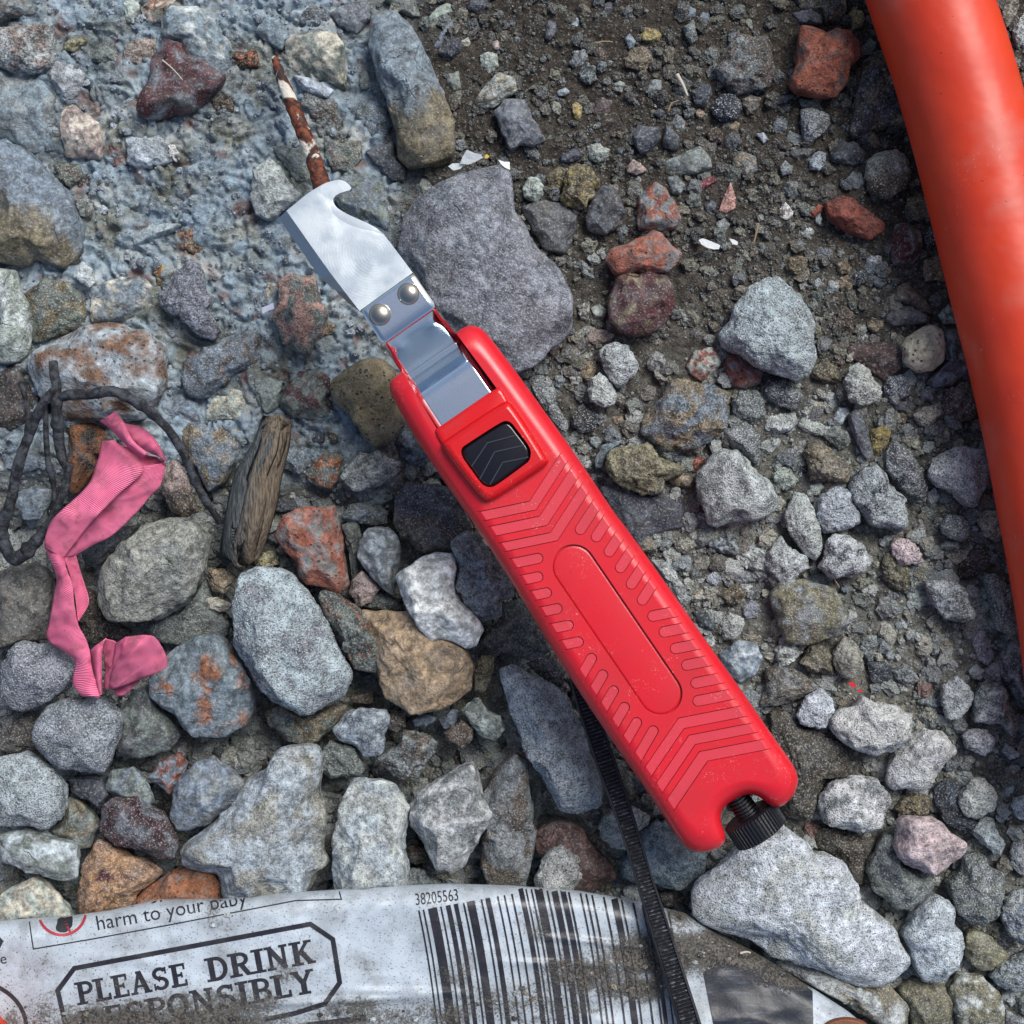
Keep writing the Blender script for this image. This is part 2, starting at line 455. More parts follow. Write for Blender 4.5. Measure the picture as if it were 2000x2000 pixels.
# stones seen in the photograph: tile, height level, surface, colours | look | outline
CAT = """00 1 s gy/bn#.3|dark grey stone cut off by the top left corner of the gravel|-60,-40 200,-20 300,60 250,110 80,130 -60,190
00 1 r lgc/pk#.35|rough whitish lump with a pink tinge at the left edge|-60,215 130,190 400,205 410,330 430,430 380,510 320,555 180,545 90,550 -60,460
00 .8 r yg||470,330 560,290 650,280 660,310 560,395 490,380
00 .9 g lp||340,560 420,440 560,460 650,580 600,720 540,760 470,740 400,650
00 .4 s bl/gy#.4|broad smooth blue-grey face sunk above the green-backed boulder|-60,560 330,580 440,740 460,1000 430,1150 250,1180 120,1080 -60,1030
00 .6 s cr/pk#.5|flat cream stone with a pinkish edge set in the cemented ground|480,800 560,790 760,920 780,1080 760,1200 600,1200 500,1190 455,980
00 1 s bl/ol@-.5,.9,.0|large boulder, blue-grey on top and brown-green underneath, at the left edge|-80,1045 150,1090 260,1180 400,1320 520,1430 600,1600 640,1700 610,1900 570,1990 480,2020 300,1970 150,2005 -80,1980
00 .6 s bl/lg#.4||1210,140 1300,45 1500,50 1640,160 1740,330 1760,550 1650,620 1500,560 1350,330 1210,300
00 1.0 s mr/pu#.2|flat dull maroon slab with pale scratches in the cemented ground|1240,290 1380,330 1540,450 1720,590 1620,700 1470,840 1260,880 1100,915 1050,850 1080,700 1140,480
00 .7 g pk||920,370 1060,240 1180,300 1180,450 1040,500 930,470
00 .6 g gn||690,390 800,310 890,340 890,470 760,490 690,450
00 .7 s cr/or#.5|cream stone with an orange-red side at the top edge|1060,60 1150,-20 1350,-20 1300,50 1210,110 1170,180 1090,160
00 .6 s lgn||930,30 990,-20 1060,40 1010,180 960,170
00 .6 s bl/rd#.5||820,1080 920,1090 960,1250 900,1280 800,1230
00 .6 g lb||960,1050 1190,1010 1270,1080 1270,1230 1060,1285 960,1230
00 .9 r wh||1260,1080 1320,1100 1360,1160 1340,1230 1280,1190
00 .3 g db||570,1330 800,1290 830,1400 700,1480 550,1430
00 .7 r or/tn#.5|small orange crusty stone in the cemented ground|1290,1800 1380,1720 1520,1710 1600,1830 1560,1930 1400,1900
00 .9 r bn||1580,750 1680,690 1790,760 1760,860 1650,870
00 .9 s gy||1640,690 1780,590 1840,600 1790,720 1700,740
00 .8 r or/db#.5||1720,440 1780,390 1932,380 1960,510 1800,500
00 .6 s lb||1000,1790 1150,1690 1380,1690 1300,1750 1100,1830 1020,1860
00 .6 g gy/bn#.4||560,1510 650,1470 715,1540 690,1650 600,1640
00 .5 g gn/bn#.5||400,1240 600,1240 640,1330 520,1420 430,1370
01 .8 s bl||-10,240 60,130 180,140 250,250 200,380 90,330
01 .7 g pu||330,100 420,30 540,80 530,190 420,230 340,170
01 .6 s pu||560,100 700,20 850,0 870,150 760,260 620,190
01 .5 s gn/cr#.5|flat mottled cream and green-grey face right of the rusty spike tip|220,320 400,230 620,260 670,330 690,560 690,690 540,620 300,560 210,430
01 .6 s lb||270,570 400,590 590,680 540,750 350,680
01 1.2 s bl/ol@.3,1,.35|long upright blue-grey stone with a rough brown lower end|870,110 960,80 1050,70 1150,180 1230,300 1350,520 1400,680 1490,900 1510,1100 1490,1200 1380,1250 1150,1280 1060,1200 1050,1000 980,760 900,550 840,350 850,250
01 .9 g bl/gn#.4||750,900 780,760 930,740 1010,830 1040,960 960,1070 890,1080 830,980
01 .6 s dpu|smooth dark purple-grey stone under the long brown-ended stone|820,1150 940,1090 1050,1070 1050,1180 1130,1280 1120,1380 1030,1370 900,1250
01 .6 s gn||770,560 830,530 870,590 850,670 790,680
01 .5 g gy/bn#.5||370,700 600,740 660,900 620,1010 480,1040 430,900 340,800
01 .5 s gn||120,1110 200,1100 360,1120 400,1250 390,1370 300,1370 200,1230
01 1 g lgc|pale speckled stone tucked left of the blade tip|-30,1280 100,1180 180,1250 290,1400 360,1470 310,1540 190,1600 100,1670 -10,1630 -40,1500
01 .8 s gn/bl#.5|green-grey stone behind the hook of the blade|620,1340 700,1300 860,1310 950,1370 990,1530 1030,1700 1000,1760 850,1700 640,1600 560,1450
01 .3 g gn/bn#.4||520,1040 600,1060 790,1060 810,1200 720,1290 580,1290 520,1180
01 .6 s gy||600,1010 690,950 710,1000 670,1050
01 .7 s gn||950,-20 1200,-20 1240,130 1190,130 1080,90
01 .7 s lgn||1270,170 1370,50 1480,20 1500,90 1400,150 1330,220 1280,210
01 .6 s nv||1370,390 1430,300 1540,280 1550,380 1480,440 1400,420
01 .7 s bl||1340,350 1390,250 1490,140 1490,210 1430,260 1410,350 1370,370
01 .7 g cr||1545,310 1600,280 1620,320 1600,360 1560,350
01 .7 s pk||1775,330 1820,300 1850,330 1830,390 1790,370
01 .8 g lgn||1690,420 1760,395 1820,410 1830,500 1760,570 1700,510
01 .9 g lgn/tn#.3|pale green crusty stone above the purple-grey flat slab|1650,760 1740,630 1820,550 1960,590 1970,680 1860,760 1800,810 1730,820 1660,790
01 .9 s pu|flat purple-grey slab with a sharp lower corner, above the big boulder|1790,850 1880,760 1990,750 2032,750 2072,830 2082,880 2192,1060 2100,1110 1990,1090 1920,1150 1850,1000
01 .7 s dpu||1590,30 1650,-20 1780,-20 1740,80 1660,100 1600,70
01 .5 s gn||1440,560 1530,540 1550,670 1490,690 1440,640
PX 1.7 g lpu/bd#.45|biggest purple-grey boulder, lying under the blade and the knife handle|898,336 973,310 999,340 1004,414 1045,476 1097,538 1123,580 1118,631 1090,670 1050,720 1015,735 900,690 800,580 770,490 790,430 818,383 859,352
02 .6 s dpu||250,230 270,160 330,160 345,230 280,310 245,290
02 .6 s lb||430,140 480,115 510,160 490,215 440,200
02 .6 s nv||690,30 750,10 760,80 720,130 685,90
02 .8 g yl|small mustard yellow pebble in the dark soil|960,260 1000,210 1080,215 1130,260 1110,310 1040,325 980,310
02 .8 r tn||850,450 890,380 980,350 1050,400 1070,460 1000,540 930,530 860,500
02 .6 s bl||850,290 890,250 935,310 920,360 880,375
02 .6 g gn||1290,200 1370,150 1390,230 1400,300 1350,335 1310,270
02 .6 s bl||1300,90 1340,45 1390,70 1380,130 1320,140
02 .6 s bl||1410,130 1440,90 1490,110 1490,160 1440,180
02 .6 r gy||430,470 470,390 560,370 570,450 530,500 450,510
02 .6 r bn||610,390 660,350 720,380 710,460 650,470
02 .6 r gy||500,560 560,460 630,520 640,600 590,640 520,600
02 .4 s dmr||590,830 680,720 760,760 740,850 640,900
02 .6 g yl||450,790 490,770 530,810 520,920 470,900
02 .6 s lb||340,690 400,660 440,690 400,725 350,720
02 .6 g lgn||760,640 800,600 850,630 830,700 780,690
02 .6 s gy||1010,690 1050,600 1130,600 1130,680 1060,720
02 .8 r bn/gy#.3|broad brown clod of earth and stone left of the square brick piece|1500,540 1560,440 1700,250 1932,260 2000,500 1932,680 1800,700 1690,710 1600,640
02 .6 s nv||1345,700 1420,640 1500,640 1510,720 1460,810 1380,790
02 .8 w nv|round dark pebble with white speckles below the brown clod|1500,790 1580,710 1690,720 1740,820 1700,900 1580,910 1510,860
02 .6 g bn||1730,750 1790,710 1880,740 1850,830 1770,870
02 .6 g tn||1380,830 1420,820 1460,860 1430,890 1390,880
02 .6 g gy||1200,930 1240,850 1310,910 1310,990 1260,1000
02 .6 s dpu||1060,860 1110,820 1160,850 1120,900
02 .9 s nv||910,1020 950,950 1110,960 1130,1050 1020,1150 970,1160 930,1090
02 .9 s nv||1130,1090 1160,940 1270,1030 1270,1110 1230,1140 1140,1110
02 .7 s gy/gn#.4|long dull grey stone below the two dark slate pebbles|1150,1220 1280,1160 1420,1095 1500,1200 1510,1270 1400,1310 1250,1330 1150,1290
02 .9 g lgn||560,1110 640,1080 740,1130 730,1180 650,1230 580,1200
02 .6 s nv||370,1170 450,1120 530,1120 550,1180 450,1230 370,1220
02 .6 g pk||860,1260 920,1200 1000,1260 1020,1290 940,1325 870,1300
02 .9 r ol/yl#.4|mossy yellow-brown clod right of the boulder's top|410,1300 480,1240 600,1270 660,1360 610,1500 540,1580 420,1560 350,1490 400,1400
02 .7 r ol||260,1330 340,1260 430,1270 400,1380 350,1450 270,1430
02 .9 g lgn|round pale green pebble beside the boulder's top right|80,1410 120,1340 180,1330 240,1400 230,1480 170,1530 90,1490
02 .6 s dgy||60,1560 250,1500 420,1540 500,1620 470,1820 400,1932 250,1900 130,1720
02 .8 s dgy/nv#.4|dark rounded slate stone left of the red and grey one|590,1540 680,1400 780,1420 860,1600 820,1700 700,1780 570,1740 550,1640
02 .9 s gy/rd#.5|grey stone crusted with red brick above the orange brick chunk|950,1480 1080,1375 1160,1420 1260,1560 1280,1650 1230,1730 1100,1750 950,1740 940,1600
02 .6 s gy||1160,1340 1250,1330 1310,1400 1270,1470 1210,1460
02 .9 s mr2|crimson stone sliver in the soil|1380,1410 1440,1350 1520,1330 1550,1370 1450,1430 1390,1460
02 .9 g pk2|pink pointed pebble standing like a small triangle|1650,1370 1690,1500 1690,1570 1610,1610 1560,1590 1600,1480
02 .6 s nv||1450,1560 1500,1510 1550,1530 1530,1600 1470,1600
02 .6 g gy/tn#.4||1660,1210 1720,1140 1840,1180 1850,1290 1760,1340 1670,1290
02 .6 s gy||1540,1680 1600,1640 1650,1700 1610,1750 1550,1750
02 1.2 b rdo/gy#.2|orange brick chunk with a split face, touching the maroon stone|690,1960 740,1880 900,1830 1060,1740 1140,1770 1200,1860 1280,1900 1285,1950 1240,2010 1180,2062 950,2060 790,2087 740,2040
02 .6 s lb||1840,1010 1900,1000 1932,1050 1900,1090
02 .6 r bn||1460,1000 1540,950 1600,1000 1590,1080 1490,1080
02 .6 g tn||1590,940 1660,890 1730,940 1700,990 1620,990
03 1.3 b rd/dgy#.1|square red brick piece with a notch in its top edge|150,620 200,500 225,330 245,190 300,180 380,210 440,240 520,215 620,225 690,290 715,380 690,450 630,510 590,620 520,740 430,740 320,715 200,700
03 .7 s dpu||180,100 330,70 430,130 400,190 250,180
03 .6 r ol/gy#.3|brown block cut by the top edge above the square brick piece|190,-30 600,-30 590,100 530,170 430,170 420,110 250,70
03 .7 r yl||600,100 650,50 720,90 740,150 700,200 640,220
03 .8 r ol/dpu#.5|large brown and purple rock beside the red pipe|660,520 800,390 880,380 960,560 1030,800 1060,960 900,950 760,1000 640,1050 600,1000 640,850 650,700
03 .9 w gy||250,830 320,810 440,850 480,930 410,1010 340,1070 270,1050 250,930
03 .7 g gn||230,740 380,760 430,840 260,820
03 .6 s dpu||40,740 150,710 210,720 130,780 60,790
03 .7 s nv||460,1140 530,1060 650,1070 740,1160 720,1230 640,1250 480,1220
03 .8 w lb||310,1210 370,1140 440,1150 435,1230 390,1290 320,1280
03 1 w ltn/ol@.2,1,.1|rounded stone, speckled pale above and brown below, near the pipe|740,1210 840,1150 960,1135 1050,1200 1070,1290 1080,1340 1030,1430 900,1500 770,1450 740,1330
03 .7 s gy||590,1350 640,1290 710,1310 730,1390 690,1430 610,1420
03 1 b rdd|long dark red brick shard lying slanted|430,1530 540,1480 640,1500 760,1600 880,1690 885,1740 770,1810 600,1750 450,1650
03 .7 b rdd||300,1610 380,1540 430,1560 400,1620 340,1650
03 .8 s mr/gy#.2|dull maroon stone next to the pipe|920,1830 970,1690 1040,1670 1160,1740 1170,1880 1100,1990 960,2000 930,1932
03 .8 r wh||80,1580 130,1520 190,1600 190,1630 140,1660 90,1640
03 .8 r lg||225,1740 300,1710 360,1740 310,1800 240,1790
03 .6 g gy||80,1260 130,1210 190,1260 180,1310 110,1330
03 .6 r ol||1050,1500 1130,1450 1220,1500 1230,1640 1100,1660 1040,1600
03 .6 w nv||1170,1800 1230,1700 1270,1760 1270,1850 1210,1870
03 .6 s dgy||150,1150 250,1120 380,1120 300,1190 200,1200
03 .8 r ltn|tan crusty stone in the top right corner beyond the pipe|1700,-30 1900,-30 1880,100 1800,210 1740,100
03 .8 w lg||1850,200 1932,90 2000,150 1932,340 1880,370 1850,280
03 .7 s lg||360,1630 390,1600 410,1660 390,1700 360,1680
10 1 g lgn/lg#.4|pale green-white stone cut by the left edge under the boulder|-40,80 120,90 140,180 160,280 230,350 240,480 230,700 150,800 30,820 -40,800
10 .8 g gn/ol#.4|green-grey block beside the pale stone at the left edge|190,290 260,220 330,160 430,190 560,200 640,260 665,450 650,520 540,570 340,660 240,680 240,400
10 1.2 g lg||560,120 620,40 690,90 715,200 680,240 620,210 555,160
10 .6 s bl/cr#.3|smooth blue-grey stone with yellowish white crust|680,430 700,320 760,220 900,150 1130,170 1190,320 1180,400 1060,460 900,490 700,510
10 .7 r or/yl#.4||1150,130 1220,60 1270,110 1260,190 1200,250 1180,180
10 1.2 r lpu|jagged crusty grey fragment lying slanted in the cemented ground|1180,320 1240,250 1290,210 1300,120 1440,30 1530,120 1560,260 1620,310 1580,420 1660,550 1620,630 1500,600 1420,530 1300,440 1200,380
10 1.1 b rb/lb#.55|big blue-grey and rust-brown brick stone behind the twigs|190,780 220,720 400,640 560,560 680,515 820,510 960,505 1010,540 1140,550 1180,620 1250,680 1265,770 1250,950 1210,1060 1170,1130 1080,1230 900,1250 480,1230 300,1050 210,880
10 .8 g bl/bn#.25|blue-grey oblong stone right of the big brick stone|1390,1000 1380,800 1560,680 1880,540 1990,560 1960,800 1800,900 1650,1020 1540,1090 1430,1060
10 .7 s db|dark brown stone at the left edge behind the twigs|-40,830 170,820 210,950 300,1050 290,1200 100,1320 -40,1330
10 .9 g cr/lgn#.5|whitish cream stone above the broken blue-brown stone|1560,1180 1600,1080 1700,1000 1850,1010 1920,1090 1932,1180 1850,1250 1700,1230 1550,1250
10 .7 p or/db#.35|rust-orange pitted stone showing behind the ribbon's top|490,1280 650,1250 760,1280 920,1400 900,1500 750,1500 720,1600 600,1800 530,1820 500,1700 520,1500
10 .9 g bl/tn#.35|broken blue and brown stone right of the curved twig|1360,1350 1450,1260 1700,1270 1870,1290 1850,1420 1780,1600 1690,1720 1580,1790 1480,1600 1380,1450
10 .8 g pk/bn@.3,1,.0|pink and brown stone under the twig's tip|1220,1640 1310,1520 1380,1600 1440,1750 1500,1930 1390,1980 1290,1932 1230,1800
10 .3 s bl||10,1500 120,1480 280,1500 300,1600 180,1640 50,1600
10 .4 s lb/bl#.4|blue-white stone framed by the dark twigs|140,1780 250,1740 390,1760 370,1880 300,1990 180,1990 130,1880
10 .2 s bl||1150,1050 1400,1040 1560,1150 1540,1260 1400,1280 1200,1260
11 1.1 g gn/pk2#.5|green and pink banded stone left of the blade plate|130,480 160,330 160,180 290,120 450,160 490,330 545,450 510,580 420,680 400,750 340,755 280,710 200,680 170,590
11 .9 g cr||55,290 90,200 160,200 150,280 90,355
11 .7 g tn||530,490 570,475 610,520 600,570 520,610
11 1.5 p ol|large olive-brown pitted stone left of the knife head|550,940 650,850 790,780 960,770 1050,850 1060,920 1080,1080 1100,1230 1080,1330 1000,1420 900,1460 830,1430 780,1330 700,1210 600,1130 560,1060
11 .7 s gn/mr#.3|grey-green stone with a maroon patch beside the olive-brown one|210,1000 330,870 470,860 570,920 560,1060 600,1200 430,1250 250,1210 160,1120
11 .6 s gn||-10,920 120,910 200,960 170,1150 80,1190 0,1080
11 1.2 r lgc|pale rough stone shaped like a loaf below the olive-brown stone|620,1680 680,1600 790,1500 920,1470 1010,1520 1090,1560 1060,1650 960,1710 770,1765 690,1740
11 .9 g or/gn#.5|small orange stone with a mossy green top|380,1640 440,1520 560,1460 660,1520 640,1600 620,1700 560,1760 450,1740 390,1690
11 .8 p gy||840,1800 930,1730 1000,1740 1040,1830 960,1880 870,1870
11 1 g dpu/bn@-.3,1,.1|purple-grey stone, brown below, touching the handle's left side|1040,1800 1130,1710 1400,1710 1500,1780 1640,2050 1500,2230 1240,2270 1100,2130 1030,2000
11 .5 s nv/bl#.4||1050,1410 1120,1240 1250,1400 1330,1530 1260,1590 1120,1560
11 .7 g bl/gy#.4||180,1380 300,1400 420,1460 380,1600 330,1660 200,1600 170,1500
11 .7 s nv||420,1380 500,1320 525,1380 500,1450 430,1440
11 .6 g bn||540,1330 610,1330 620,1400 560,1420
11 .4 s nv||140,1850 220,1820 300,1850 320,1932 150,1932
12 1.2 s mr/ol#.12|round maroon stone under the orange brick chunk|720,310 790,160 860,135 950,140 1060,110 1180,150 1220,220 1230,380 1150,520 1040,610 930,605 800,590 730,500
12 1 w lg|pale speckled pebble right of the boulder, upper of two|650,710 700,670 800,655 880,690 960,820 930,900 840,980 790,990 730,930 660,770
12 1 w lgc|pale speckled pebble right of the boulder, lower of two|570,1020 590,930 660,880 720,930 800,1050 770,1120 700,1150 590,1100
12 .7 g tn||490,840 550,790 630,790 650,870 570,950 500,900
12 .7 g gy/ol#.4||320,770 420,680 510,690 520,760 450,810 350,800
12 .7 g ltn/nv#.5||480,380 580,330 590,420 570,510 510,480
12 .6 s lgn||590,390 660,360 710,400 710,460 620,470
12 .4 g pk||500,620 600,540 720,560 780,600 740,640 620,670
12 .9 w gy|long pale crusty stone along the handle's upper right|140,970 210,940 280,945 330,1020 340,1130 430,1270 400,1340 300,1250 200,1100
12 .8 w nv||450,1210 500,1150 590,1150 660,1240 620,1320 520,1340 450,1280
12 .7 r tn/bl#.5|big brown gritty lump with blue-grey faces|1000,1250 1060,1100 1180,960 1330,910 1480,970 1640,1020 1650,1180 1610,1330 1500,1420 1400,1440 1280,1490 1150,1480 1050,1420 980,1330
12 .7 s lgn/rdd#.5|pale stone veined with red above the brown gritty lump|1310,830 1380,710 1480,690 1580,700 1570,830 1500,910 1420,950 1340,890
12 .7 b rdd/gy#.3|rounded red-brown brick crumb under the pale boulder|1600,820 1620,740 1720,740 1900,880 1870,960 1760,1010 1670,1000 1620,900
12 1.5 w lb|large pale blue-grey boulder between the handle and the red pipe|1570,600 1690,360 1790,240 1932,145 2000,140 2070,220 2200,340 2262,470 2302,640 2280,800 2240,900 2160,945 2080,925 2012,925 1932,885 1830,840 1720,740 1600,680
12 .8 w gy||1660,1100 1720,1020 1860,1010 1890,1100 1920,1190 1830,1250 1740,1230 1670,1190
12 .8 w gy||1600,1340 1690,1260 1770,1250 1870,1350 1880,1500 1860,1600 1700,1450 1620,1400
12 1 r ol2|olive crumbly stone right of the handle's chevrons|710,1530 790,1430 900,1420 1050,1430 1120,1520 1200,1560 1300,1600 1280,1660 1160,1700 1130,1790 980,1800 860,1770 760,1700 690,1600
12 .7 s bl||620,1540 680,1430 760,1380 850,1390 740,1470 680,1600 630,1600
12 .6 s nv||1150,1520 1210,1490 1310,1510 1310,1560 1240,1560
12 .6 g rdd||1340,1560 1370,1520 1470,1520 1400,1620 1350,1660
12 1.3 w lg/gy#.3|large pale grey gritty stone, right of the olive crumbly one|1390,1620 1500,1510 1600,1445 1700,1455 1830,1580 1932,1680 2000,1800 2010,1900 1932,1960 1850,1990 1640,2020 1540,2065 1480,2030 1430,1900 1380,1740
12 .3 s dpu/nv#.5|dark blue stone half hidden behind the olive crumbly one|650,1740 780,1700 950,1790 1150,1760 1300,1830 1330,1932 1300,2050 1100,2100 950,2200 850,2050 760,1932
12 .7 g tn||1160,1700 1250,1640 1370,1670 1360,1750 1270,1740
12 .6 g tn||750,1210 830,1200 850,1250 780,1280
12 .6 g db||780,1110 830,1060 880,1110 850,1170 790,1150
12 .6 g gy||580,1370 650,1360 690,1410 640,1450 590,1430
13 .8 w nv/gy#.4||-50,1000 0,930 120,930 210,990 270,1070 240,1140 190,1160 80,1130 -20,1060
13 1.2 p ltn2|rounded light tan pitted stone left of the pipe|1010,680 1050,610 1150,540 1260,515 1310,560 1340,690 1330,800 1240,870 1160,880 1080,850 1010,800 1040,770
13 .7 s nv/bl#.4|dark blue-black stone between the tan pitted stone and the pipe|1320,560 1430,550 1500,760 1530,880 1400,970 1260,990 1180,960 1250,870 1330,800
13 1.1 w lgc||580,920 620,830 680,800 750,840 790,920 860,990 850,1080 760,1130 690,1130 620,1080 585,1000
13 .9 w pu||870,980 920,900 1040,900 1090,1000 1080,1050 1000,1085 880,1040
13 .8 s dpu|narrow dark slate sliver pointing down|600,1200 660,1150 710,1190 760,1300 770,1420 800,1510 740,1550 680,1450 630,1330
13 .8 g lb||480,1240 530,1150 610,1140 620,1190 560,1270 520,1290
13 .6 r yl||770,1320 850,1270 920,1300 920,1400 880,1530 800,1520 770,1430
13 .8 w ltn||1090,1200 1180,1140 1310,1095 1310,1200 1250,1260 1210,1310 1130,1260
13 .8 r bn||1320,1180 1340,1010 1520,920 1560,1050 1590,1170 1520,1240 1440,1240
13 .8 w lg||-10,1210 100,1190 200,1180 220,1260 180,1320 60,1345 -20,1300
13 .8 w lgn||220,1280 270,1190 320,1190 380,1250 460,1300 400,1360 300,1340
13 .8 w ltn||280,1150 330,1090 450,1110 450,1150 380,1180 310,1170
13 .8 g gn||390,1340 500,1280 590,1320 630,1380 600,1440 530,1470 460,1400
13 .9 r tn2|brown sandy block left of the two pale crusty stones|260,1470 320,1410 440,1430 560,1540 640,1600 600,1710 460,1710 330,1690 300,1560
13 .8 w gy||50,1520 110,1470 220,1430 240,1500 200,1570 160,1590 90,1560
13 .8 w lgn||45,1640 90,1590 170,1610 230,1690 180,1760 110,1770 50,1710
13 1.1 w lp/nv#.2|pale purple-grey crusty stone with a dark top|610,1700 700,1600 820,1560 890,1640 950,1750 1040,1830 1040,1930 1060,2070 990,2100 900,2050 760,2030 700,1932 640,1850
13 1 w gy/dpu#.3||890,1480 930,1390 1010,1430 1100,1510 1160,1600 1210,1760 1170,1850 1060,1800 960,1700 890,1620
13 1.2 w lp|broad pale pitted stone touching the pipe's left side|1200,1620 1250,1520 1400,1450 1500,1445 1640,1460 1680,1560 1690,1680 1600,1800 1570,1890 1500,1900 1400,1800 1280,1750 1210,1680
13 1 w lb||370,1932 390,1820 500,1740 600,1750 650,1850 690,1960 690,2020 560,2080 430,2090 370,2000
13 1 w lgc||130,1900 200,1770 290,1790 350,1932 400,2050 415,2200 360,2300 280,2250 180,2130 110,1980
13 .7 r bn||480,460 540,370 640,410 660,490 620,570 520,580 480,520
13 .7 r tn||750,490 800,465 870,490 880,550 800,580 750,540
13 .8 r lg||740,0 860,0 860,70 820,100 740,60
13 .7 r tn||1180,30 1310,0 1350,200 1270,180 1190,190 1170,100
13 .6 s dgy||900,440 980,370 1090,380 1230,460 1220,510 1100,520 950,530 890,480
13 .6 s bn||940,340 970,230 1040,200 1120,270 1210,370 1250,450 1150,420 1060,360
13 .7 r tn||460,210 600,140 640,220 620,280 520,260
13 .7 w nv||640,150 700,95 750,120 740,210 680,230
13 .7 r tn||510,60 590,20 640,80 610,140 540,140
13 .6 r ol||120,80 150,0 300,10 290,100 230,150 150,120
13 .6 r ol||340,840 440,770 520,840 560,960 420,960 310,900
13 .2 s dmr|flat dark red-brown stone sunk left of the tan pitted stone|590,690 740,660 900,640 1010,640 1010,850 880,950 740,850 600,760
13 .8 r ltn||980,1380 1060,1340 1140,1360 1150,1440 1180,1500 1090,1510 1000,1430
13 .8 r ltn||1230,1320 1290,1265 1360,1310 1380,1400 1290,1420 1240,1370
13 .7 r lgn||1290,450 1360,360 1420,400 1430,510 1320,510
13 .6 w nv||190,1590 250,1540 300,1570 290,1640 220,1660
13 .7 w lgn||310,1730 400,1700 430,1740 380,1800 330,1810
13 .7 w ltn||1340,1860 1400,1840 1450,1880 1420,1930 1350,1910
13 .6 r tn||960,1200 1010,1170 1060,1210 1030,1280 980,1250
13 .5 s dpu||950,1120 1080,1080 1120,1150 1060,1200 960,1170
20 .8 s dgb|dark grey-brown stone at the left edge beside the ribbon|-40,440 250,375 370,420 410,520 400,800 360,960 200,970 60,1030 -40,1050
20 1.6 g ogy|large rounded olive-grey boulder right of the pink ribbon|740,560 800,370 900,260 1080,120 1220,60 1380,45 1500,80 1580,180 1560,300 1540,450 1490,600 1420,670 1250,780 1150,840 1000,850 830,820 760,700
20 1.6 w lpu|purple-grey stone at the left edge, tucked against the ribbon's fold|0,1150 60,1040 180,980 330,980 470,1040 560,1110 600,1170 560,1280 480,1360 330,1450 190,1520 80,1480 20,1380
20 1.7 w lpu|rounded purple-grey stone directly below the ribbon's fold|270,1600 370,1460 480,1410 640,1400 780,1400 880,1500 920,1560 890,1750 850,1880 790,1970 690,1975 560,1940 500,1930 370,1880 290,1790 260,1700
20 1.2 s bl/or#.15|large smooth blue-grey stone right of the ribbon's end|1140,1270 1250,1080 1350,1000 1500,920 1640,900 1720,960 1800,1100 1900,1250 1920,1500 1870,1620 1720,1690 1600,1700 1480,1725 1400,1640 1280,1520 1130,1380
20 .7 s gn/dgy#.4|dark green-grey stone between the purple-grey and blue-grey ones|870,1700 900,1480 1000,1350 1130,1290 1200,1450 1330,1600 1380,1680 1290,1790 1150,1850 1000,1860 900,1820
21 1.8 w lb/lpu#.35|largest speckled blue-grey egg-shaped stone of the lower left|0,430 180,425 280,480 380,590 490,720 500,800 600,950 640,1050 710,1200 710,1260 650,1400 570,1440 430,1530 340,1520 180,1430 60,1340 0,1270 -100,1130 -180,980 -170,700 -120,480
20 .3 s dgy||600,300 900,140 1070,80 1010,180 880,280 760,400 640,400
20 .2 g gn||1060,880 1400,700 1560,480 1600,650 1740,850 1700,960 1400,1000 1220,990
20 .8 g tn||1560,420 1700,430 1780,480 1700,620 1600,600
20 .7 g cr||1550,650 1640,640 1760,700 1700,760 1560,740
20 .1 r bn||580,560 720,600 800,820 980,880 990,940 700,1000 640,950 590,800
20 .3 g dgb||20,1540 250,1500 280,1600 280,1800 120,1830 0,1790 -20,1650
30 1.5 w lb|speckled blue-grey boulder cut by the left edge above the wrapper|-40,-90 200,-130 300,-60 430,40 490,130 500,300 470,390 350,450 200,440 -40,430
30 1.2 s lb/gn#.4|long blue-grey stone at the left edge just above the pale one|-20,480 230,455 420,520 590,580 605,680 600,830 500,860 380,830 260,800 120,740 -20,690
30 .9 s cr/lgn#.5|smooth pale cream stone at the wrapper's top left|-40,1000 80,900 240,810 330,840 430,950 520,1070 600,1180 400,1230 100,1230 -40,1240
30 .6 s gn/ol#.3||350,480 470,400 510,210 600,230 700,330 760,430 690,590 600,610 560,570
30 .7 s nv||510,80 650,50 800,60 830,200 770,310 640,230 540,180
30 .9 s bl/gn#.4||790,170 830,20 1000,-10 1080,60 1150,200 1160,270 1100,300 900,220
30 1.4 g mr3/pu#.3|glossy dark maroon stone above the tan wedge|740,440 770,280 880,215 1020,220 1130,290 1240,350 1310,450 1340,600 1310,680 1200,700 1050,610 880,590 780,500
30 1.2 g tn3/mr#.06|tan wedge-shaped stone standing at the wrapper's edge|590,1150 600,900 620,720 690,600 710,530 760,530 850,570 950,640 1130,720 1225,790 1120,880 1030,960 1000,1150 840,1180 620,1180
30 1.3 b or/gy#.12|orange-red rounded brick pebble at the wrapper's edge|960,1060 1060,940 1200,830 1340,750 1470,730 1600,780 1680,850 1690,960 1690,1080 1300,1120 1100,1130
30 .5 s rdd/bl#.5|small red and blue stone wedged behind the split blue one|1110,80 1200,-50 1350,-120 1420,-40 1380,80 1290,210 1200,130
30 1.2 s bl/gy#.3|ridged blue-grey stone above the large ragged boulder|1290,280 1310,160 1400,20 1500,-60 1600,-90 1750,20 1860,110 1830,190 1750,280 1580,420 1420,480 1340,470 1280,380
31 1.6 g lb/ogy#.4|large ragged blue-grey boulder touching the wrapper|-100,100 60,0 150,-150 240,-185 380,-175 470,-130 480,50 470,150 510,300 530,450 500,620 560,700 480,800 400,930 350,1020 0,1050 -250,1030 -300,800 -540,720 -550,590 -400,480 -200,300
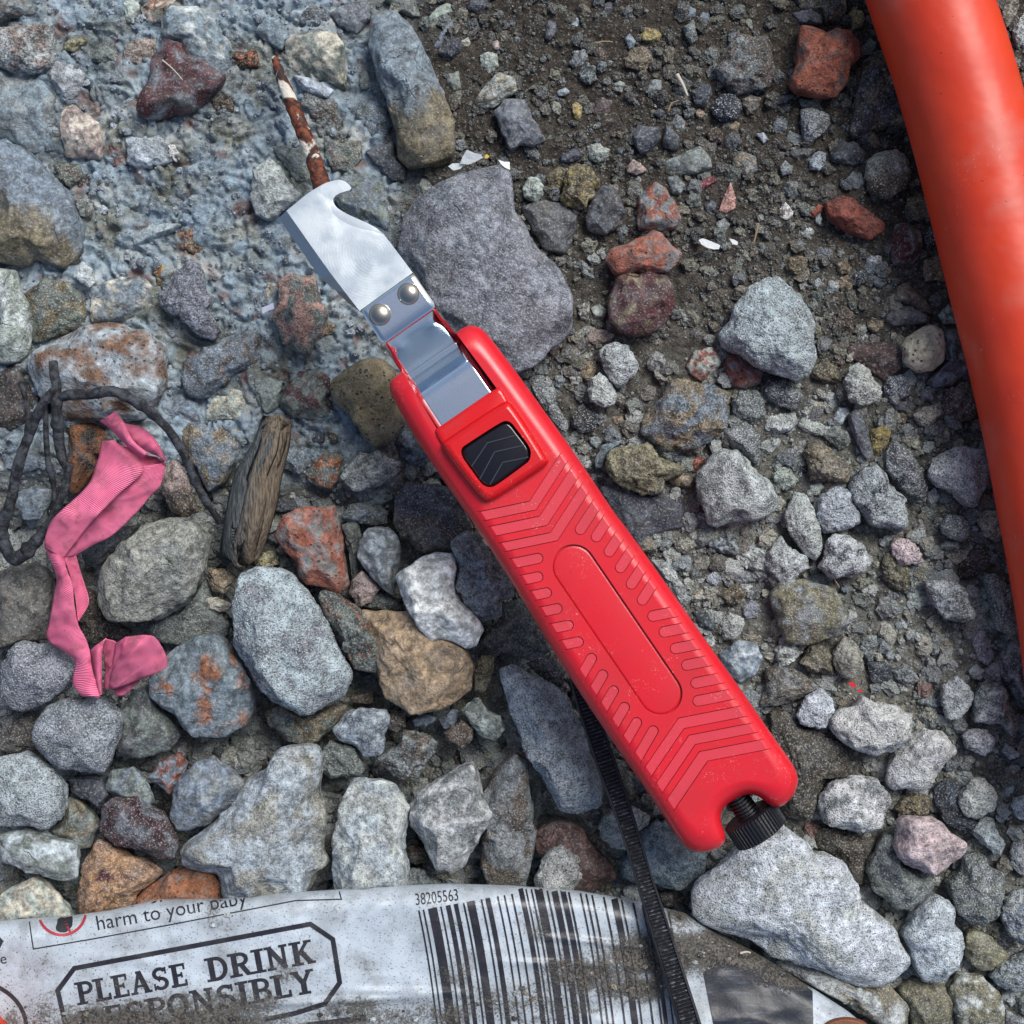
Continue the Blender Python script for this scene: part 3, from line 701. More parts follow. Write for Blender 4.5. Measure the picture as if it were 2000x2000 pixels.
31 1.4 g lb/lgc#.5|upright grey stone with a dark mark, above the barcode digits|590,850 570,720 600,450 620,270 720,90 780,60 920,65 1030,100 1120,200 1160,280 1150,400 1120,560 1150,760 1150,980 900,1010 620,1010
31 1.3 g lgc/gy#.4|diamond-shaped grey stone with its point down|1160,300 1200,190 1350,90 1500,-10 1640,-60 1680,60 1700,200 1800,350 1700,520 1620,650 1560,760 1470,830 1360,780 1300,650 1220,530 1170,440
31 .9 g gy/bn#.3|dull grey-brown upright stone right of the diamond-shaped one|1700,180 1800,0 1960,-130 2060,-50 2060,120 2100,300 2110,600 2050,780 2020,950 1800,960 1690,750 1720,500
31 .3 g bn||1150,570 1280,600 1310,700 1200,730 1150,700
31 .7 g gy||1140,770 1270,760 1340,860 1320,960 1130,960
32 .6 s dmr2|flat red-brown stone left of the cable tie|170,480 300,390 430,380 560,460 620,600 760,720 790,810 720,870 620,960 480,960 300,900 250,760 180,620
32 1.3 w lgc||230,670 300,590 380,570 450,640 560,720 520,830 430,960 200,960 165,850
PX 1.5 w lb|long pale stone with a pointed foot left of the cable tie|970,1305 1000,1294 1058,1325 1108,1358 1140,1428 1172,1520 1178,1575 1128,1595 1095,1583 1045,1500 1020,1460 994,1377
32 .9 w lgc|pale stone lying under the cable tie|650,430 680,370 780,330 920,290 1040,370 1030,420 950,480 850,610 740,600 680,550
32 .7 g bl|blue-grey stone in shade under the handle's lower end|820,720 950,480 1100,380 1300,560 1480,640 1450,780 1350,850 1250,920 1130,900 950,880 820,820
32 .6 g bn||1110,950 1200,930 1260,1010 1240,1060 1150,1040
33 1.5 w lb2/lgc#.3|largest pale boulder, below the black knob|-562,1080 -572,950 -530,860 -370,720 -280,620 -150,520 0,480 110,440 250,530 350,640 480,680 560,700 640,850 720,980 850,1100 960,1200 1020,1370 1065,1430 1050,1510 970,1600 850,1660 600,1620 300,1500 0,1400 -300,1250 -500,1150
33 1 g lgc/ol#.4|pale olive ledge of stone over the wrapper's right corner|20,1460 300,1400 600,1560 900,1620 1060,1780 1060,1980 900,1980 700,1850 330,1640 100,1520
21 1.2 b rdo/gy#.3|orange-red brick piece flecked with grey, above the egg-shaped stone|135,190 200,20 300,-40 600,-60 640,100 660,300 710,560 640,620 530,580 380,550 310,480 290,380
21 1 s gy/lb#.4|grey stone with a pale face left of the white stone|800,180 850,110 1000,100 1080,200 1100,300 1080,420 1040,640 950,580 830,450 760,340 770,230
21 1.8 s wh|smooth white stone, brightest of the gravel|1050,490 1120,420 1260,330 1400,300 1490,320 1520,420 1500,560 1560,680 1690,820 1720,890 1660,1010 1600,1030 1480,990 1310,970 1240,880 1140,720 1070,610
21 1.7 r lp2|crusty grey flake between the white stone and the handle|1480,300 1470,240 1590,130 1660,140 1750,270 1880,480 1950,540 1930,650 1860,680 1850,780 1720,830 1640,780 1560,660 1500,560 1510,400
21 1.2 s tn4|tan block with a squared edge below the white stone|790,740 950,745 1170,760 1330,860 1480,960 1600,1040 1650,1170 1630,1330 1550,1420 1380,1500 1180,1530 1060,1470 980,1400 930,1230 880,1080 830,900
21 1.45 r gn/or#.12|dark mossy crumbling stone left of the tan block|470,620 520,590 620,620 720,690 800,760 880,920 980,1080 990,1180 920,1210 750,1200 700,1120 640,950 540,820 500,740
21 .7 g pk||720,520 800,440 870,500 940,580 870,680 780,720 700,610
21 .6 g gn||800,720 900,600 1060,650 1130,750 950,745
21 .9 g bl/lb#.4||570,1640 700,1500 800,1470 990,1490 1010,1560 980,1700 950,1830 820,1850 760,1770 620,1720
21 .5 g ol/gn#.5|brown-green stone under the foot of the egg-shaped stone|60,1500 200,1440 340,1520 450,1530 600,1440 700,1460 580,1640 430,1760 250,1740 100,1620
21 .7 g gn||480,1830 560,1720 740,1780 830,1930 780,2000 560,2010 480,1950
21 .9 r gy/bn#.4||920,1850 1080,1740 1110,1640 1250,1660 1380,1740 1350,1830 1280,1932 1230,2020 1060,2020 1000,1932
21 .9 g bn||980,1560 1040,1490 1130,1520 1130,1620 1060,1660 1000,1630
21 .7 g ol||1640,1200 1700,1080 1800,1090 1790,1220 1720,1370 1650,1340
21 .4 g dgb||1680,980 1760,900 1932,700 2000,800 2060,1000 1932,1080 1780,1050
21 .9 g gn/lgn#.5||1540,1480 1680,1390 1750,1500 1850,1540 1880,1640 1800,1745 1700,1700 1620,1600
21 .8 g bn||1420,1660 1550,1570 1640,1620 1640,1720 1560,1790 1440,1740
21 .6 s bl||1180,1570 1300,1520 1370,1560 1290,1620 1200,1620
21 .6 s bl||1380,1560 1480,1480 1540,1500 1500,1620 1420,1640
21 .7 r yg||0,370 60,300 160,290 170,400 60,430 0,420
21 .6 s gn||170,330 250,350 290,410 180,440
21 .4 s nv||730,1200 880,1220 870,1290 800,1290
21 .3 s bn||700,1400 880,1350 890,1450 740,1440
21 .3 s gn||740,620 700,300 640,100 760,40 800,180 760,340 780,430
21 .4 g gn/bl#.4||640,60 700,-60 900,-90 1000,0 990,90 850,100
22 .4 g gn/dgy#.4|dark green-grey stone in shade left of the handle's middle|60,640 200,850 300,1050 150,1130 0,1100 -80,950 -80,700
22 .3 g dgy||100,1140 290,1080 400,1200 380,1330 260,1280
22 .7 w ltn||1220,230 1330,190 1410,190 1390,260 1300,320 1240,290
22 .6 g gy||1120,220 1190,180 1220,230 1180,300 1110,290
22 .8 s nv/lb#.3||1460,210 1540,170 1660,210 1740,290 1680,330 1560,310 1470,260
22 .7 r lgc||1730,320 1800,260 1920,290 1990,380 1932,440 1800,440
22 .7 g gy||1660,460 1720,390 1810,450 1830,520 1700,550 1660,500
22 .7 r lgc|long crumbly stone running along the handle's right side|1030,350 1180,370 1300,560 1340,680 1280,720 1200,600 1100,450
22 .7 w lb||1460,500 1530,440 1580,500 1540,560 1490,550
22 .6 r ol||1540,610 1700,540 1760,600 1720,700 1620,700
22 .7 g lpu||1730,720 1800,640 1870,700 1850,800 1760,810
22 .9 w lgc||1560,840 1640,760 1750,800 1740,900 1680,960 1600,970
22 .6 s nv||1360,740 1480,760 1540,860 1520,900 1420,870
22 .7 s bl/lb#.4|smooth blue stone right of the handle's lower half|1570,1080 1700,960 1850,1000 1900,1120 1840,1230 1720,1280 1600,1230
23 .9 g ol3/gy#.4|large rounded olive-brown stone under two pale crusty ones|20,620 110,520 250,510 420,550 540,640 600,760 610,850 560,920 430,960 300,1000 150,990 60,850
23 1.2 w lg/dpu#.3|pale stone with a dark hollow in its top|370,420 430,330 430,220 510,160 600,165 720,240 780,380 740,470 600,495 480,500
23 1 w lg/gy#.3||-20,420 0,300 100,170 150,260 230,310 300,340 310,420 230,480 180,560 130,560 30,480
23 1 w lpk||930,250 960,200 1050,200 1130,260 1180,380 1080,400 1000,400 940,320
23 .9 w lgc||1030,190 1060,150 1180,110 1190,190 1130,240
23 .9 w gy||1300,100 1360,20 1460,30 1540,120 1490,210 1400,210 1320,170
23 .9 w ltn||1580,60 1650,-20 1750,0 1780,170 1720,220 1630,180
23 .7 r ol3||850,400 900,300 960,330 1060,420 1080,520 1040,590 950,590 880,520
23 .8 g lgn||1040,590 1080,560 1170,610 1210,680 1140,750 1060,690
23 1.1 w gy/lp#.5|grey tapering stone with a frosted top near the pipe's lower end|1170,520 1290,520 1380,500 1480,570 1560,740 1550,820 1450,835 1330,800 1240,680
23 .9 w gy/gn#.4||1620,500 1700,460 1790,540 1870,640 1900,900 1840,940 1730,900 1680,700
23 .9 w lp||1540,980 1580,890 1630,890 1690,1000 1710,1090 1650,1160 1590,1110
23 .8 w ltn||1340,330 1450,280 1530,290 1520,360 1420,400
23 .5 r db||1430,430 1540,260 1660,280 1670,420 1560,500 1450,510
23 .9 r lgc||50,1040 110,990 220,1000 260,1060 180,1130 90,1170 60,1110
23 .8 r ol3||230,1140 320,1010 440,1020 490,1100 500,1230 380,1200 300,1200
23 1 g ogy|grey-brown egg-shaped pebble above the red plastic crumbs|490,1060 570,935 640,970 720,1070 720,1200 650,1260 560,1250 490,1150
23 .9 w gy||690,990 750,930 820,930 830,1000 750,1060
23 .6 g nv||740,1130 880,1130 950,1180 920,1270 780,1290
23 .8 r gy||930,1200 1020,1140 1100,1190 1140,1260 1060,1320 970,1270
23 .9 s lb||890,1080 920,1060 960,1080 940,1120 900,1110
23 .7 g bn2/gy#.3|brown stone right of the handle, left of the pale blue pebble|-20,1170 180,1160 260,1220 400,1320 220,1430 100,1460 -60,1470
23 1.1 w lb2|pale blue speckled pebble beside the large frosted stone|215,1530 270,1410 390,1330 490,1410 505,1500 450,1600 380,1640 240,1600
23 1.4 w lg2|large frosted white-grey stone below the red plastic crumbs|460,1560 540,1490 640,1460 700,1370 830,1440 1000,1470 1100,1530 1070,1640 1040,1720 960,1810 800,1835 640,1800 530,1700 460,1640
23 1 w lp||1310,1440 1320,1300 1430,1240 1540,1340 1550,1420 1500,1500 1450,1570 1350,1570
23 .9 w gy/lg#.5||1560,1400 1620,1300 1700,1280 1780,1320 1830,1460 1880,1640 1860,1720 1750,1600 1550,1580
23 .9 w lg||1510,1200 1570,1145 1640,1200 1610,1270 1540,1260
23 .8 g gy/nv#.5|dark grey stone at the right edge beyond the pipe's foot|1740,1120 1820,970 1960,980 1990,1500 1900,1490 1830,1350 1760,1250
23 1.2 w lg2|long pale frosted stone right of the large frosted one|890,2040 900,1932 950,1820 1080,1700 1200,1630 1320,1650 1420,1770 1430,1810 1330,1900 1230,2060 1130,2110 1020,2085 930,2100
23 .9 w lg||1470,1700 1510,1640 1650,1640 1710,1700 1690,1800 1620,1840 1500,1790
23 .9 r lg||1760,1800 1790,1740 1890,1810 1900,1850 1830,1870
33 1.3 w lg2/gy#.3|pale egg-shaped stone right of the handle's end|370,290 400,190 520,90 700,60 850,80 920,200 930,260 870,430 800,490 640,480 500,450 410,420
33 1.2 w lgc|pale crusty stone overlapping the dark blue one|1440,260 1460,190 1540,80 1630,80 1700,150 1725,220 1700,320 1600,370 1570,385 1480,360
33 .7 g nv|dark blue stone under two pale crusty ones|1250,270 1240,150 1330,90 1440,110 1440,260 1480,360 1580,400 1540,460 1430,470 1310,390
33 .6 r ol||960,300 1000,200 1180,190 1240,250 1200,350 1100,370 990,370
33 1.8 g lpk|pinkish stone lying on the blue-grey one|950,590 990,500 990,400 1030,365 1250,375 1340,430 1400,500 1500,560 1500,620 1470,690 1330,760 1280,800 1200,800 1040,740 990,690
33 1.1 g gn/nv#.3|blue-grey stone beneath the pinkish one|750,760 830,570 870,490 970,480 960,620 1040,740 1240,800 1250,870 1200,1000 1150,1040 1050,1080 950,1060 850,990 780,920
33 1.1 w gn/gy#.5|green-grey gritty stone right of the pinkish one|1350,870 1460,770 1470,650 1530,630 1620,640 1640,730 1780,790 1770,960 1720,1110 1640,1200 1540,1190 1420,1080 1360,950
33 1 w lg||1530,470 1600,400 1650,370 1700,380 1720,460 1790,570 1760,670 1680,630 1600,560
33 1 w lgc||1830,640 1850,570 1960,540 1970,830 1880,790 1830,720
33 1 w lg||1830,280 1860,220 1960,200 1960,420 1860,360
33 .6 r bn||1750,330 1800,260 1860,360 1930,430 1800,430
33 1 w bl/lgc#.4|blue-grey stone cut by the right edge near the bottom|1750,1100 1790,980 1860,930 1980,920 1980,1350 1900,1330 1830,1270
33 1.4 w lb2|bright blue-white gritty stone right of the largest boulder|1000,1260 1080,1120 1180,1020 1280,960 1380,1000 1410,1060 1400,1150 1450,1250 1480,1340 1430,1470 1350,1590 1260,1620 1170,1600 1090,1480 1060,1380
33 .8 g ol3||1480,1350 1500,1230 1560,1210 1660,1260 1760,1350 1820,1420 1700,1530 1600,1540 1500,1450
33 1 w gy/lb#.4||1660,1570 1740,1490 1850,1430 1980,1360 1980,1640 1880,1700 1760,1650
33 .9 g ol3/lgc#.4|broad olive stone at the bottom right|1340,1640 1440,1540 1600,1560 1740,1680 1790,1800 1780,1932 1700,2000 1420,2000 1390,1850
33 .7 g ol3|brown-olive stone at the bottom under the bright gritty one|970,1660 1100,1560 1200,1620 1330,1640 1400,1750 1400,1980 1100,1980 1060,1850
33 .5 r bn2||310,470 420,430 560,450 680,500 800,520 820,560 750,750 700,900 640,850 480,660 370,600
23 .6 r bn2|broad flat brown stone right of the handle's lower end|0,1500 120,1480 230,1620 400,1650 620,1800 650,1950 600,2000 450,2020 380,2150 300,2330 120,2280 60,2100
33 .6 s nv||-30,1100 60,1140 100,1200 80,1270 0,1260
33 .5 g gy||1680,1210 1800,1260 1820,1350 1700,1330
33 .8 g gn||1850,1700 1932,1650 1990,1700 1990,1900 1900,1850
33 .8 g gy/dgy#.4||1790,1820 1880,1870 1990,1900 1990,1990 1790,1990
"""
# ------------------------------------------------------------------ stones
PAL = dict(
    bl=(.165, .212, .255), lb=(.315, .368, .402), lb2=(.450, .510, .545), lg=(.390, .430, .432), lg2=(.470, .490, .500),
    lgc=(.365, .395, .380), gy=(.190, .215, .218), dgy=(.095, .100, .105), nv=(.050, .062, .080), gn=(.150, .178, .160),
    lgn=(.320, .365, .330), tn=(.230, .185, .120), tn2=(.185, .160, .115), tn3=(.330, .200, .110), tn4=(.300, .215, .130),
    ltn=(.310, .305, .245), ltn2=(.400, .370, .300), ol=(.165, .140, .085), ol2=(.230, .210, .130), ol3=(.180, .170, .110),
    bn=(.120, .095, .072), bn2=(.105, .092, .072), db=(.062, .050, .042), dgb=(.115, .110, .098), rd=(.270, .080, .048), rb=(.200, .105, .060),
    rdo=(.330, .112, .066), bd=(.165, .172, .200), rdd=(.220, .068, .046), mr=(.085, .020, .024), mr2=(.200, .020, .030), mr3=(.070, .028, .034),
    dmr=(.080, .050, .045), dmr2=(.140, .075, .062), pk=(.300, .240, .215), pk2=(.380, .220, .175), pu=(.150, .168, .195),
    dpu=(.075, .082, .100), lpu=(.215, .240, .275), lp=(.320, .355, .370), lp2=(.26, .275, .285), lpk=(.400, .335, .325),
    lpk2=(.4, .34, .33), wh=(.640, .650, .630), cr=(.450, .430, .350), yl=(.280, .230, .090), yg=(.340, .320, .180),
    ogy=(.245, .248, .215), gyd=(.15, .15, .15))
PAL['or'] = (.270, .105, .045)
# the weathered pieces differ more in tone than a first guess by eye: spread the values about mid grey
for k_, v_ in list(PAL.items()):
    l_ = .2126 * v_[0] + .7152 * v_[1] + .0722 * v_[2]
    f_ = (l_ / .20) ** .20
    PAL[k_] = tuple(min(q * f_, .80) for q in v_)
CNAME = dict(bl='blue-grey', lb='pale blue-grey', lb2='pale blue', lg='pale grey', lg2='pale grey', lgc='pale grey', gy='grey',
             dgy='dark grey', nv='dark slate', gn='green-grey', lgn='pale green-grey', tn='tan', tn2='tan', tn3='tan', tn4='tan',
             ltn='light tan', ltn2='light tan', ol='olive-brown', ol2='olive', ol3='olive-brown', bn='brown', bn2='brown',
             db='dark brown', dgb='dark grey-brown', rd='red', rdo='orange-red', rdd='dark red', mr='maroon', mr2='crimson',
             mr3='maroon', dmr='dark red-brown', dmr2='red-brown', pk='pinkish', pk2='pink', pu='purple-grey', dpu='dark purple-grey',
             lpu='purple-grey', lp='pale purple-grey', lp2='grey', lpk='pinkish', wh='white', cr='cream', yl='mustard',
             yg='yellowish', ogy='olive-grey')
CNAME['or'] = 'orange'
CNAME['rb'] = 'rust-brown'
CNAME['bd'] = 'purple-grey'
TNAME = dict(s='smooth', g='grainy', w='gritty', r='crusty', p='pitted', b='clay')

ICO = {}


def ico(n):
    if n not in ICO:
        bm = bmesh.new()
        bmesh.ops.create_icosphere(bm, subdivisions=n, radius=1)
        V = np.array([v.co[:] for v in bm.verts])
        F = np.array([[v.index for v in f.verts] for f in bm.faces])
        bm.free()
        ICO[n] = (V, F)
    return ICO[n]


def radial(poly, c):
    """outline radius at 720 angles about c (outermost crossing)"""
    th = np.arange(720) * (2 * np.pi / 720)
    A = poly - c
    B = np.roll(A, -1, 0)
    D = B - A
    cx, sx = np.cos(th)[:, None], np.sin(th)[:, None]
    den = cx * D[None, :, 1] - sx * D[None, :, 0]
    den = np.where(np.abs(den) < 1e-9, 1e-9, den)
    t = (A[None, :, 0] * D[None, :, 1] - A[None, :, 1] * D[None, :, 0]) / den
    u = (A[None, :, 0] * sx - A[None, :, 1] * cx) / den
    ok = (t > 0) & (u >= -1e-6) & (u <= 1 + 1e-6)
    return np.where(ok, t, 0).max(1)


def centroid(p):
    x, y = p[:, 0], p[:, 1]
    x1, y1 = np.roll(x, -1), np.roll(y, -1)
    k = x * y1 - x1 * y
    A = k.sum() / 2
    return np.array([((x + x1) * k).sum() / (6 * A), ((y + y1) * k).sum() / (6 * A)]), abs(A)


STONES = []
for ln in CAT.strip().split('\n'):
    hd, desc, pts = ln.split('|')
    tl, L, ty, co = hd.split(' ')
    P = np.array([[float(q) for q in s.split(',')] for s in pts.split(' ')])
    if tl != 'PX':
        P = P / 3.864 + np.array([int(tl[1]) * 500, int(tl[0]) * 500])
    c, A = centroid(P)
    STONES.append(dict(L=float(L), ty=ty, co=co, desc=desc, P=P, c=c, r=math.sqrt(A / math.pi)))

# where big stones lie: a raster used to keep the crumbs off them
cell = 4
covered = np.zeros((560, 560), bool)          # plan px from -120 to 2120


def mark(P, shrink=.88):
    c = P.mean(0)
    Q = (c + (P - c) * shrink + 120) / cell
    x0, y0 = np.floor(Q.min(0)).astype(int)
    x1, y1 = np.ceil(Q.max(0)).astype(int)
    x0, y0, x1, y1 = max(x0, 0), max(y0, 0), min(x1, 559), min(y1, 559)
    if x1 <= x0 or y1 <= y0:
        return
    X, Y = np.meshgrid(np.arange(x0, x1), np.arange(y0, y1))
    ins = np.zeros(X.shape, bool)
    B = np.roll(Q, -1, 0)
    for (ax, ay), (bx, by) in zip(Q, B):
        if ay == by:
            continue
        cr = ((ay > Y) != (by > Y)) & (X < (bx - ax) * (Y - ay) / (by - ay) + ax)
        ins ^= cr
    covered[y0:y1, x0:x1] |= ins


def smoothmin(a, b, k):
    h = np.clip(.5 + .5 * (b - a) / k, 0, 1)
    return b * (1 - h) + a * h - k * h * (1 - h)


def make_stone(s, i):
    rs = np.random.RandomState(500 + i)
    r, ty = s['r'], s['ty']
    n = 4 if r < 18 else (5 if r < 82 else 6)
    U, F = ico(n)
    c = s['c']
    rad = radial(s['P'], c)
    k = {'s': 3.5, 'g': 3.5, 'p': 9, 'b': 3, 'w': 3.5, 'r': 2}[ty]
    ker = np.exp(-.5 * (np.arange(-20, 21) / (k * .8)) ** 2)
    ker /= ker.sum()
    rad = np.convolve(np.concatenate([rad[-20:], rad, rad[:20]]), ker, 'valid')
    # facets: tilted planes cutting a rounded block, never reaching the outline
    rho = (np.hypot(U[:, 0], U[:, 1]) ** 2.7 + np.abs(U[:, 2]) ** 2.7) ** (-1 / 2.7)
    soft = {'s': .022, 'g': .028, 'p': .14, 'b': .02, 'w': .045, 'r': .03}[ty]
    pl = []
    t, f = rs.uniform(.05, .32), rs.uniform(0, 6.28)
    pl.append((t, f, rs.uniform(.62, .78)))
    na_ = rs.randint(4, 7)
    ph = rs.uniform(0, 6.28)
    for q_ in range(na_):                       # a tier of steep faces
        t = rs.uniform(.80, 1.15)
        pl.append((t, ph + (q_ + rs.uniform(-.3, .3)) * 6.283 / na_, max(math.sin(t) + .012, rs.uniform(.80, .93))))
    for q_ in range(rs.randint(2, 5)):          # and a few broad ones higher up
        t = rs.uniform(.35, .75)
        pl.append((t, rs.uniform(0, 6.28), max(math.sin(t) + .03, rs.uniform(.64, .82))))
    for t, f, d in pl:
        nv = np.array([math.sin(t) * math.cos(f), math.sin(t) * math.sin(f), math.cos(t)])
        q = U @ nv
        lim = np.where(q > .05, d / np.maximum(q, .05), 9)
        rho = smoothmin(rho, lim, soft)
    P = U * rho[:, None]
    th = np.arctan2(P[:, 1], P[:, 0])
    # plan y runs down, world y up: the outline is sampled with y flipped
    ix = (np.mod(-th, 2 * np.pi) / (2 * np.pi) * 720)
    i0 = np.floor(ix).astype(int) % 720
    fr = ix - np.floor(ix)
    rr = rad[i0] * (1 - fr) + rad[(i0 + 1) % 720] * fr
    hgt = min(r * S * rs.uniform(.50, .66), .0095)
    if s['L'] <= .45:
        hgt *= .7
    gz = float(ground_z(np.array([c[0]]), np.array([c[1]]))[0])
    zc = max(gz + .15 * hgt, s['L'] * .0068 - .0015)
    ar, dr_, cr_ = [float(q[0]) for q in region(np.array([c[0]]), np.array([c[1]]))]
    if ar > .5 and s['L'] <= .95:            # held in the cemented crust, only the top stands proud
        zc = gz - .08 * hgt
    elif r < 26 and s['L'] < 1.2:
        zc = max(gz + .35 * hgt, (s['L'] - .5) * .006)
    s['z'] = zc
    s['top'] = zc + hgt
    kk = (H - zc) / H
    X = np.stack([P[:, 0] * rr * S * kk, P[:, 1] * rr * S * kk, P[:, 2] * hgt / .74], 1)
    Rm = r * S
    sd = rs.uniform(0, 50, 3)
    Q = P * np.array([1, 1, .7])
    amp = {'s': .055, 'g': .07, 'p': .05, 'b': .035, 'w': .075, 'r': .12}[ty]
    fine = {'s': .00008, 'g': .00016, 'p': .00012, 'b': .00010, 'w': .00036, 'r': .00048}[ty]
    fine = min(fine, Rm * .09)
    d = amp * Rm * perlin(Q * 1.7 + sd) + .5 * amp * Rm * fbm(Q * 3.6 + sd, 2)
    if ty in 'sgb':                       # a few ledges and chipped steps
        dv = rs.normal(size=3) * np.array([1, 1, .5])
        dv /= np.linalg.norm(dv)
        st = (Q @ dv) * rs.uniform(1.4, 2.6) + fbm(Q * 1.1 + sd[::-1], 2) * .8 + rs.uniform()
        e_ = st - np.round(st)
        d += .050 * Rm * (np.tanh(e_ * 9) * .5 - e_)
    # hackly fracture: creased ridges
    d -= .045 * Rm * np.abs(fbm(Q * 2.6 + sd + 31, 3))
    X3 = X / .0011
    d = d + fine * fbm(X3 + sd, 2) * 1.4
    if r > 45:
        d = d + .00045 * fbm(X / .0050 + sd[::-1], 3) - .0006 * np.abs(fbm(X / .0085 + sd, 2))
    nr = X / np.maximum(np.linalg.norm(X, axis=1), 1e-9)[:, None]
    X = X + nr * d[:, None]
    me = mesh_np('stone', X, F)
    # mineral patches: base colour and a second colour, each where the stone itself has it
    spec = s['co']
    split = None
    amt = 0
    if '@' in spec:
        spec, sp = spec.split('@')
        split = [float(q) for q in sp.split(',')]
    elif '#' in spec:
        spec, am = spec.split('#')
        amt = float(am)
    cs = spec.split('/')
    base = np.array(PAL[cs[0]])
    base = base * rs.uniform(.90, 1.10) * (1 + rs.uniform(-.03, .03, 3))
    C = np.tile(base, (len(X), 1))
    if len(cs) > 1:
        acc = np.array(PAL[cs[1]])
        nz = fbm(Q * 2.2 + sd + 9, 4)
        if split:
            f = sig((P[:, 0] * split[0] - P[:, 1] * split[1] - split[2] + nz * .55) * 14)
        else:
            thr = {.0: 9}.get(amt, None)
            order = np.quantile(nz, 1 - amt)
            if ty == 'b':
                nz = nz + .35 * fbm(X / .0016 + sd, 2)
                order = np.quantile(nz, 1 - amt)
            f = sig((nz - order) * (9 if ty == 'b' else 20))
        C = C * (1 - f[:, None]) + acc * f[:, None]
    v = fbm(X / .006 + sd, 2)
    C = C * (1 + .22 * v)[:, None]
    vcol(me, 'col', C)
    x, y, z = W(c[0], c[1], zc)
    kind = 'brick_piece' if ty == 'b' else ('pebble' if r < 24 else 'stone')
    o = link(kind, me, MAT[ty], loc=(x, y, z))
    me.name = kind
    s['o'], s['kind'] = o, kind
    mark(s['P'])


for i, s in enumerate(STONES):
    make_stone(s, i)

# labels: the larger stones are described one by one, the others by look and by what they lie beside
LM = [('the red knife handle', 1130, 1200), ('the blade', 640, 450), ('the rusty spike', 575, 230), ('the red pipe', 1850, 560),
      ('the pink ribbon', 200, 950), ('the twigs', 90, 880), ('the wrapper', 700, 1780), ('the cable tie', 1210, 1600),
      ('the black knob', 1480, 1620), ('the weathered wood', 500, 960)]
SHORT = {}
for s in STONES:
    if s['desc']:
        d = s['desc']
        for cut in (' with ', ' at ', ' in ', ' under', ' below', ' above', ' beside', ' left of', ' right of', ' between', ' touching',
                    ' directly', ',', ' set ', ' tucked', ' behind', ' next', ' lying', ' cut ', ' sunk', ' showing', ' crusted',
                    ' wedged', ' shaped', ' running', ' flecked', ' half', ' near', ' overlapping', ' beneath', ' tapering', ' framed',
                    ' standing', ' veined', ' over', ' on ', ' around', ' beyond'):
            j = d.find(cut)
            if j > 0:
                d = d[:j]
        s['short'] = d
        SHORT.setdefault(d, []).append(s)
for d, l in SHORT.items():
    if len(l) == 1 and len(d.split()) >= 2 and len(d.split()) <= 6:
        LM.append(('the ' + d, l[0]['c'][0], l[0]['c'][1]))


def rel(s, m):
    dx, dy = s['c'][0] - m[1], s['c'][1] - m[2]
    a = math.degrees(math.atan2(dy, dx)) % 360
    return ['right of', 'below right of', 'below', 'below left of', 'left of', 'above left of', 'above', 'above right of'][int((a + 22.5) // 45) % 8]


used = {}
for s in STONES:
    if s['desc']:
        lab = s['desc']
        used[lab] = 1
        s['label'] = lab
for s in STONES:
    if s['desc']:
        continue
    base = s['co'].split('@')[0].split('#')[0].split('/')
    col = CNAME[base[0]]
    if len(base) > 1 and CNAME[base[1]] != col:
        col += ' and ' + CNAME[base[1]]
    d0 = s['P'] - s['c']
    ev = np.sqrt(np.maximum(np.linalg.eigvalsh(d0.T @ d0), 1e-9))
    shape = 'long ' if ev[1] / ev[0] > 1.75 else ''
    size = 'tiny ' if s['r'] < 12 else ('small ' if s['r'] < 20 else '')
    noun = {'stone': 'stone', 'pebble': 'pebble', 'brick_piece': 'brick piece'}[s['kind']]
    near = sorted(LM, key=lambda m: math.hypot(m[1] - s['c'][0], m[2] - s['c'][1]))
    head = (size + shape + TNAME[s['ty']] + ' ' + col + ' ' + noun).replace('clay ', '')
    cand = []
    for m in near[:4]:
        cand.append(head + ' ' + rel(s, m) + ' ' + m[0])
    for a in near[:3]:
        for b in near[:4]:
            if a is not b:
                cand.append(head + ' between ' + a[0] + ' and ' + b[0])
    good = [q for q in cand if len(q.split()) <= 16 and q not in used]
    lab = good[0] if good else head + ' ' + rel(s, near[0]) + ' the gravel'
    used[lab] = 1
    s['label'] = lab
GRP = {'stone': 'stones of the gravel', 'pebble': 'pebbles among the larger stones', 'brick_piece': 'broken pieces of red brick'}
CATN = {'stone': 'stone', 'pebble': 'pebble', 'brick_piece': 'brick'}
for s in STONES:
    tag(s['o'], s['label'], CATN[s['kind']], GRP[s['kind']])


